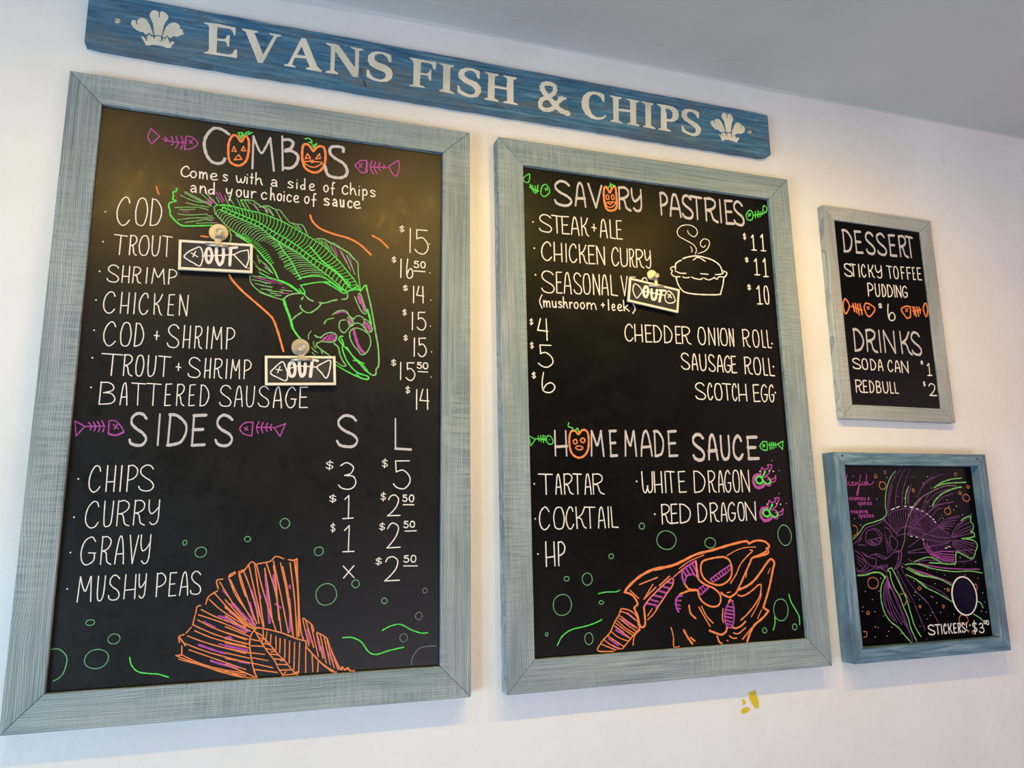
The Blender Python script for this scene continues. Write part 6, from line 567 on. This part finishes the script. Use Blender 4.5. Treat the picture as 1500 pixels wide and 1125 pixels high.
('b4', 'bubble_drawing','orange chalk bubble',[('c','O',26,-1771,-1439,42,37)]),
('b4', 'bubble_drawing','orange chalk bubble',[('c','O',28,-38,-908,48,36)]),
('b4', 'bubble_drawing','orange chalk bubble',[('c','O',27,-90,-1365,33,27)]),
('b4', 'bubble_drawing','orange chalk bubble',[('c','O',28,1314,-1767,151,128)]),
('b4', 'bubble_drawing','orange chalk bubble',[('c','O',28,913,-984,40,32)]),
('b4', 'bubble_drawing','orange chalk bubble',[('c','O',28,687,-1402,34,36)]),
('b4', 'bubble_drawing','orange chalk bubble',[('c','O',29,1868,-953,59,77)]),
('b4', 'bubble_drawing','orange chalk bubble',[('c','O',28,1605,-2095,58,34)]),
('b4', 'bubble_drawing','orange chalk bubble',[('s','O',27,0,0,[-1967,740,-1853,683,-1853,545,-2003,452])]),
('b4', 'bubble_drawing','orange chalk bubble',[('s','O',26,0,0,[-1979,-1879,-1875,-1895,-1889,-1996,-1983,-2015]),('s','O',27,0,0,[-690,-1030,-606,-1023]),('s','O',27,0,0,[-523,-1027,-466,-1114]),('s','O',27,0,0,[-508,-1207,-592,-1309])]),
('b4', 'chalk_speck','scattered pale chalk specks',[('d','w',11,-1804,1981),('d','w',11,-1116,1400),('d','w',11,-1902,899),('d','w',11,-1725,736),('d','w',11,136,1967),('d','w',11,-415,1468),('d','w',11,-210,1415),('d','w',11,174,1465),('d','w',11,-709,1965),('d','w',12,140,1971),('d','w',12,487,1812),('d','w',12,759,1677),('d','w',12,171,1464),('d','w',12,533,1320),('d','w',12,630,1188),('d','w',13,1251,1357),('d','w',13,1292,1182),('d','w',13,1554,1188),('d','w',13,1439,1084),('d','w',12,1036,869),('d','w',13,1728,957),('d','w',13,2049,961),('d','w',13,667,1987),('d','w',13,2060,358),('d','w',12,1459,-173),('d','w',12,1577,-330),('d','w',12,1246,-355),('d','w',12,1989,-302),('d','w',12,295,-457),('d','w',12,600,-515),('d','w',12,853,-608),('d','w',12,1988,-730),('d','w',11,-1795,-914),('d','w',11,-1371,-919),('d','w',11,-1595,-1122),('d','w',11,-1915,-1284),('d','w',11,-1942,-1390),('d','w',11,-1554,-1419),('d','w',11,-1299,-1540),('d','w',11,-1590,-1782),('d','w',11,-1509,-1803),('d','w',11,-1076,-1823),('d','w',11,-1183,-1914),('d','w',11,-1248,-2030),('d','w',11,-1628,-2032),('d','w',11,-809,-1994),('d','w',12,-1262,-612),('d','w',12,-207,-719),('d','w',12,-192,-998),('d','w',12,-237,-1075),('d','w',12,-87,-1199),('d','w',12,-164,-1853),('d','w',12,22,-1588),('d','w',12,86,-1687),('d','w',12,10,-2182),('d','w',12,-534,-354),('d','w',12,289,-456),('d','w',12,296,-457),('d','w',12,597,-515),('d','w',12,1580,-329),('d','w',12,858,-607),('d','w',12,1560,-625),('d','w',12,1991,-725),('d','w',12,1982,-308),('d','w',12,493,-813),('d','w',12,801,-958),('d','w',12,1738,-943),('d','w',12,316,-1123),('d','w',12,368,-1151),('d','w',12,473,-1301),('d','w',12,-91,-1194),('d','w',12,2121,-1354),('d','w',12,2094,-1117),('d','w',12,564,-1541),('d','w',12,1005,-1611),('d','w',12,295,-1532),('d','w',12,23,-1586),('d','w',12,214,-1596),('d','w',12,93,-1685),('d','w',12,-162,-1851),('d','w',12,1970,-1583),('d','w',12,2128,-1619),('d','w',12,12,-2176)]),
('b4', 'lettering','white chalk lettering with the sticker price at the bottom right',[('t','w',31,[('S',88,297,-2079,-1841),('T',320,482,-2079,-1842),('I',525,544,-2079,-1842),('C',604,694,-2079,-1843),('K',764,883,-2079,-1844),('E',943,1033,-2079,-1844),('R',1096,1187,-2079,-1845),('S',1227,1324,-2079,-1846)])]),
('b4', 'lettering','white chalk lettering with the sticker price at the bottom right',[('t','w',30,[('$',1580,1739,-2139,-1812),('3',1808,1974,-2125,-1889)])]),
('b4','chalk_dot',None,[('d','w',22,1503,-1917)]),
('b4','chalk_dot',None,[('d','w',22,1426,-2059)]),
('b4','chalk_dot',None,[('d','w',22,1380,-2035)]),
('b4','chalk_dot',None,[('d','w',22,1433,-2068)]),
('b4', 'lettering','white chalk lettering with the sticker price at the bottom right',[('c','w',29,2036,-1870,39,39),('c','w',29,2127,-1881,39,52),('s','w',30,0,1,[1392,-1846,1379,-1975])]),
('t1','fish_drawing',None,[('s','w',26,0,0,[-600,-39,-521,66,-413,135,-311,181,-260,68,-251,-56,-303,-222,-434,-160,-530,-104,-600,-39]),('s','w',26,0,1,[-259,-10,339,60]),('s','w',27,0,1,[339,60,465,139,615,181]),('s','w',27,0,0,[615,181,635,0,583,-208]),('s','w',27,0,1,[583,-208,339,60]),('s','w',22,0,1,[-472,46,-348,-31]),('s','w',22,0,1,[-391,82,-437,-37])]),
('t1','lettering',None,[('c','w',58,-138,13,58,152),('s','w',61,0,0,[4,179,12,-55,76,-176,137,-47,138,173]),('s','w',61,0,1,[265,-172,281,198]),('s','w',56,0,1,[232,195,401,219]),('d','w',13,626,-218)]),
('t2','fish_drawing',None,[('s','w',26,0,0,[-594,-58,-505,66,-361,181,-303,67,-268,-47,-293,-212,-459,-148,-594,-58]),('s','w',26,0,1,[-291,16,-50,100,326,70]),('s','w',27,0,0,[326,70,451,161,594,213,584,32,512,-161,410,-46,326,70]),('s','w',22,0,1,[-487,22,-375,3]),('s','w',22,0,1,[-410,79,-458,-47])]),
('t2','lettering',None,[('c','w',61,-177,23,66,150),('s','w',64,0,0,[-31,209,-22,-21,19,-123,75,-46,90,146]),('s','w',64,0,1,[189,-123,231,211]),('s','w',56,0,1,[231,230,341,205])]),
('t3','fish_drawing',None,[('s','w',29,0,0,[-547,169,-581,47,-557,-60,-459,-173,-353,-15,-343,44,-426,139,-547,169]),('s','w',29,0,1,[-343,37,303,59]),('s','w',29,0,0,[376,197,302,73,311,-54,376,-111,482,-102,583,-23,528,109,462,166,376,197]),('s','w',29,0,1,[383,105,479,41]),('s','w',29,0,1,[450,120,389,21])]),
('t3','lettering',None,[('c','w',69,-231,40,62,137),('s','w',69,0,0,[-81,131,-57,-77,6,-113,53,-39,61,148]),('s','w',69,0,1,[157,-123,189,163]),('s','w',55,0,1,[128,156,293,183])])]

board('b1', 'menu_board', 'tall left framed chalkboard menu of combos and sides with green fish drawing', M['fx'], M['fz'], M['slate'])
board('b2', 'menu_board', 'tall middle framed chalkboard menu of savory pastries and sauces with pie drawing', M['fx'], M['fz'], M['slate2'])
board('b3', 'menu_board', 'small upper right framed chalkboard listing dessert and drinks', M['gx'], M['gz'], M['slate3'])
r4, p4 = board('b4', 'framed_fish_art', 'blue box-framed black panel with purple lionfish skeleton, below the dessert board', M['bx'], M['bz'], M['slate4'])
for x, z in SCREWS[1]:
    bm = bmesh.new(); lathe(bm, (x*1e-4, z*1e-4), [(.0022, -OUT['b4']['t']-.0001), (.0026, -OUT['b4']['t']-.0004), (.0012, -OUT['b4']['t']-.0003)], 14); tag(link('nail_hole', bm, M['hole'], r4), 'dark nail hole')
# sticker on the art panel
d4 = OUT['b4']; cx, cz, rx, rz = [v*1e-4 for v in STICKER]
st = empty('sticker', (d4['x']+cx, -d4['tp']-.0011, d4['z']+cz), -.05, 'oval dark sticker with white rim on the lionfish panel', 'sticker')
bm = bmesh.new(); n = 48; ring = lambda kx, y: [bm.verts.new((kx*rx*math.cos(2*math.pi*i/n), y, kx*rz*math.sin(2*math.pi*i/n))) for i in range(n)]
a = ring(1, 0); b = ring(1, .0006); bm.faces.new(a); bm.faces.new(b[::-1])
for i in range(n): bm.faces.new((a[i], b[i], b[(i+1) % n], a[(i+1) % n]))
link('border', bm, M['stick'], st)
bm = bmesh.new(); bm.faces.new([bm.verts.new((.9*rx*math.cos(2*math.pi*i/n), -.0003, .93*rz*math.sin(2*math.pi*i/n))) for i in range(n)]); link('printed_face', bm, M['navy'], st)

# ------------------------------------------------ name sign
d = OUT['sg']; x0, x1, z0, z1 = d['outer']
sg = empty('name_sign', (d['x'], 0, d['z']), d['rot'], 'long weathered blue wooden name plank with cream serif letters, above the tall boards', 'sign')
bm = bmesh.new(); N = 60; r0 = random.Random(5)
rows = []
for i in range(N+1):
    u = i/N; x = x0+u*(x1-x0); wt = r0.uniform(-.0008, .0008); wb = r0.uniform(-.0010, .0010)
    e = .004 if i in (0, N) else 0
    rows.append([bm.verts.new(p) for p in ((x, -d['t'], z0+wb+e), (x, -d['t'], z1+wt-e*.5), (x, -.0005, z1+wt), (x, -.0005, z0+wb+.001+e))])
for a, b in zip(rows, rows[1:]):
    for i in range(4): bm.faces.new((a[i], a[(i+1) % 4], b[(i+1) % 4], b[i]))
bm.faces.new(rows[0]); bm.faces.new(rows[-1][::-1]); bmesh.ops.recalc_face_normals(bm, faces=bm.faces[:])
pl = link('plank', bm, M['sx'], sg); bevel(pl, .002)
ys = -d['t']-.0006
for n_, lb, lo in SIGN_LETTERS:
    bm = bmesh.new(); fill(bm, lo, ys, th=.0005); tag(link('letter', bm, M['cream'], sg), lb)
bm = bmesh.new()
for k_, (w, l) in enumerate(AMPERSAND[0]): ribbon(bm, catmull([(l[i], l[i+1]) for i in range(0, len(l), 2)], False), w, ys-.0001*k_, 0)
fill(bm, [AMPERSAND[1]], ys-.0002); tag(link('letter', bm, M['cream'], sg), 'cream painted ampersand')
for lo in CRESTS:
    bm = bmesh.new()
    for l in lo: fill(bm, [l], ys, th=.0004)
    cr = tag(link('feather_crest', bm, M['cream'], sg), 'cream painted three-feather crest with crown')
M['seam'] = mat('dark_blue_gap', (40, 66, 86), .7)
for l in SIGN_LINES:
    bm = bmesh.new(); P = [(l[i], l[i+1]) for i in range(1, len(l), 2)]; ribbon(bm, catmull(P, False) if len(P) > 2 else P, l[0], ys-.0004, 0); link('crack' if l[0] < 0 else 'paint_gap', bm, M['seam'], sg)
for l in SIGN_CRACKS:
    bm = bmesh.new(); P = [(l[i], l[i+1]) for i in range(1, len(l), 2)]; ribbon(bm, catmull(P, False) if len(P) > 2 else P, l[0], -d['t']-.0003, 0); link('crack', bm, M['hole'], sg)
for x, z in SCREWS[0]:
    bm = bmesh.new(); y = -d['t']; lathe(bm, (x*1e-4, z*1e-4), [(.0065, y+.0005), (.0065, y-.0008), (.0045, y-.0022), (.0018, y-.0026), (.0012, y-.0012)], 18)
    tag(link('screw', bm, M['steel'], sg, True), 'shiny screw head')

# ------------------------------------------------ OUT tags and the magnetic clips that hold them
TL = {'t1': 'white-edged OUT tag covering the trout row, upper left of the tall left board', 't2': 'white-edged OUT tag beside the trout and shrimp row of the tall left board', 't3': 'tilted white-edged OUT tag on the middle board by the pie drawing'}
for key in ('t1', 't2', 't3'):
    d = OUT[key]; w, h = d['w']/2, d['h']/2; f_ = d['h']*.085; t = .006
    root = empty('out_tag', (d['x'], d['y'], d['z']), d['rot'], TL[key], 'tag', 'OUT tags clipped to the boards')
    frame_o = (-w, w, -h, h); frame_i = (-w+f_, w-f_, -h+f_, h-f_)
    for poly in ([(-w, h), (w, h), (w-f_, h-f_), (-w+f_, h-f_)], [(-w+f_, -h+f_), (w-f_, -h+f_), (w, -h), (-w, -h)], [(-w, -h), (-w+f_, -h+f_), (-w+f_, h-f_), (-w, h)], [(w-f_, -h+f_), (w, -h), (w, h), (w-f_, h-f_)]):
        bm = bmesh.new(); prism(bm, poly, 0, t); bevel(link('frame_strip', bm, M['tagframe'], root), .0006)
    bm = bmesh.new(); box(bm, -w+f_, w-f_, .0012, t-.001, -h+f_, h-f_); s_ = link('slate', bm, M['tagslate'], root)
    for g in DRAWINGS:
        if g[0] == key:
            bm = bmesh.new(); cols = []; draw(g[3], .0012, bm, cols); link(g[1], bm, [K[c] for c in cols], s_)
CLL = {'k1': 'round steel magnetic clip holding the upper OUT tag of the left board', 'k2': 'round steel magnetic clip holding the lower OUT tag of the left board', 'k3': 'round steel magnetic clip holding the tilted OUT tag of the middle board'}
for key, tg in (('k1', 't1'), ('k2', 't2'), ('k3', 't3')):
    d = OUT[key]; T_ = OUT[tg]; X, Z = d['disc']; yp = -d['panel']
    root = empty('magnetic_clip', (X, yp-.0006, Z), 0, CLL[key], 'clip', 'magnetic clips on the boards')
    R = d['r']; bm = bmesh.new(); lathe(bm, (0, 0), [(R*.97, 0), (R, -.001), (R, -.0045), (R*.96, -.006), (R*.3, -.0062)], 40); bevel(link('magnet', bm, M['steel'], root), .0003)
    bx, bz = d['boss'][0]-X, d['boss'][1]-Z; yb = -.0205
    lx, lz, rx_, rz_ = d['jaw']; jc = ((lx+rx_)/2-X, (lz+rz_)/2-Z); jw = math.hypot(rx_-lx, rz_-lz)/2; ja = math.atan2(rz_-lz, rx_-lx)
    rb = min(R*.45, .0085)
    bm = bmesh.new(); lathe(bm, (bx, bz), [(rb*.55, -.006), (rb*.6, yb+.004), (rb, yb+.002), (rb*1.05, yb-.001), (rb*.8, yb-.0025), (rb*.62, yb-.001), (rb*.5, yb+.001), (rb*.2, yb+.0005)], 28); link('rivet', bm, M['steel'], root, True)
    yf = T_['y']-yp+.0006   # tag front, local
    # stem: folded strap from the rivet down to the jaw
    sw = rb*.72; bm = bmesh.new(); nx, nz = math.cos(ja), math.sin(ja)
    path = [(bx, bz+rb*.1, yb+.003), (bx+(jc[0]-bx)*.45, bz+(jc[1]-bz)*.45, yb+.0055), (jc[0], jc[1]+.003, yf-.0035)]
    pv = None
    for x, z, y in path:
        q = [bm.verts.new(p) for p in ((x-nx*sw, y, z-nz*sw), (x+nx*sw, y, z+nz*sw), (x+nx*sw, y+.0012, z+nz*sw), (x-nx*sw, y+.0012, z-nz*sw))]
        if pv:
            for i in range(4): bm.faces.new((pv[i], pv[(i+1) % 4], q[(i+1) % 4], q[i]))
        else: bm.faces.new(q)
        pv = q
    bm.faces.new(pv[::-1]); bmesh.ops.recalc_face_normals(bm, faces=bm.faces[:]); link('stem', bm, M['steel2'], root)
    # jaw: rolled lip gripping the top edge of the tag, with a back leaf behind it
    bm = bmesh.new(); prof = [(yf-.0015, .004), (yf-.0042, .0028), (yf-.0050, .0002), (yf-.0042, -.0024), (yf-.0016, -.0036), (yf-.0002, -.0022), (yf-.0002, .0035)]
    rings = []
    for s in (-1, 1):
        rings.append([bm.verts.new((jc[0]+nx*s*jw-nz*dz, y, jc[1]+nz*s*jw+nx*dz)) for y, dz in prof])
    n = len(prof)
    for i in range(n): bm.faces.new((rings[0][i], rings[0][(i+1) % n], rings[1][(i+1) % n], rings[1][i]))
    bm.faces.new(rings[0]); bm.faces.new(rings[1][::-1]); bmesh.ops.recalc_face_normals(bm, faces=bm.faces[:]); link('jaw', bm, M['steel2'], root, True)
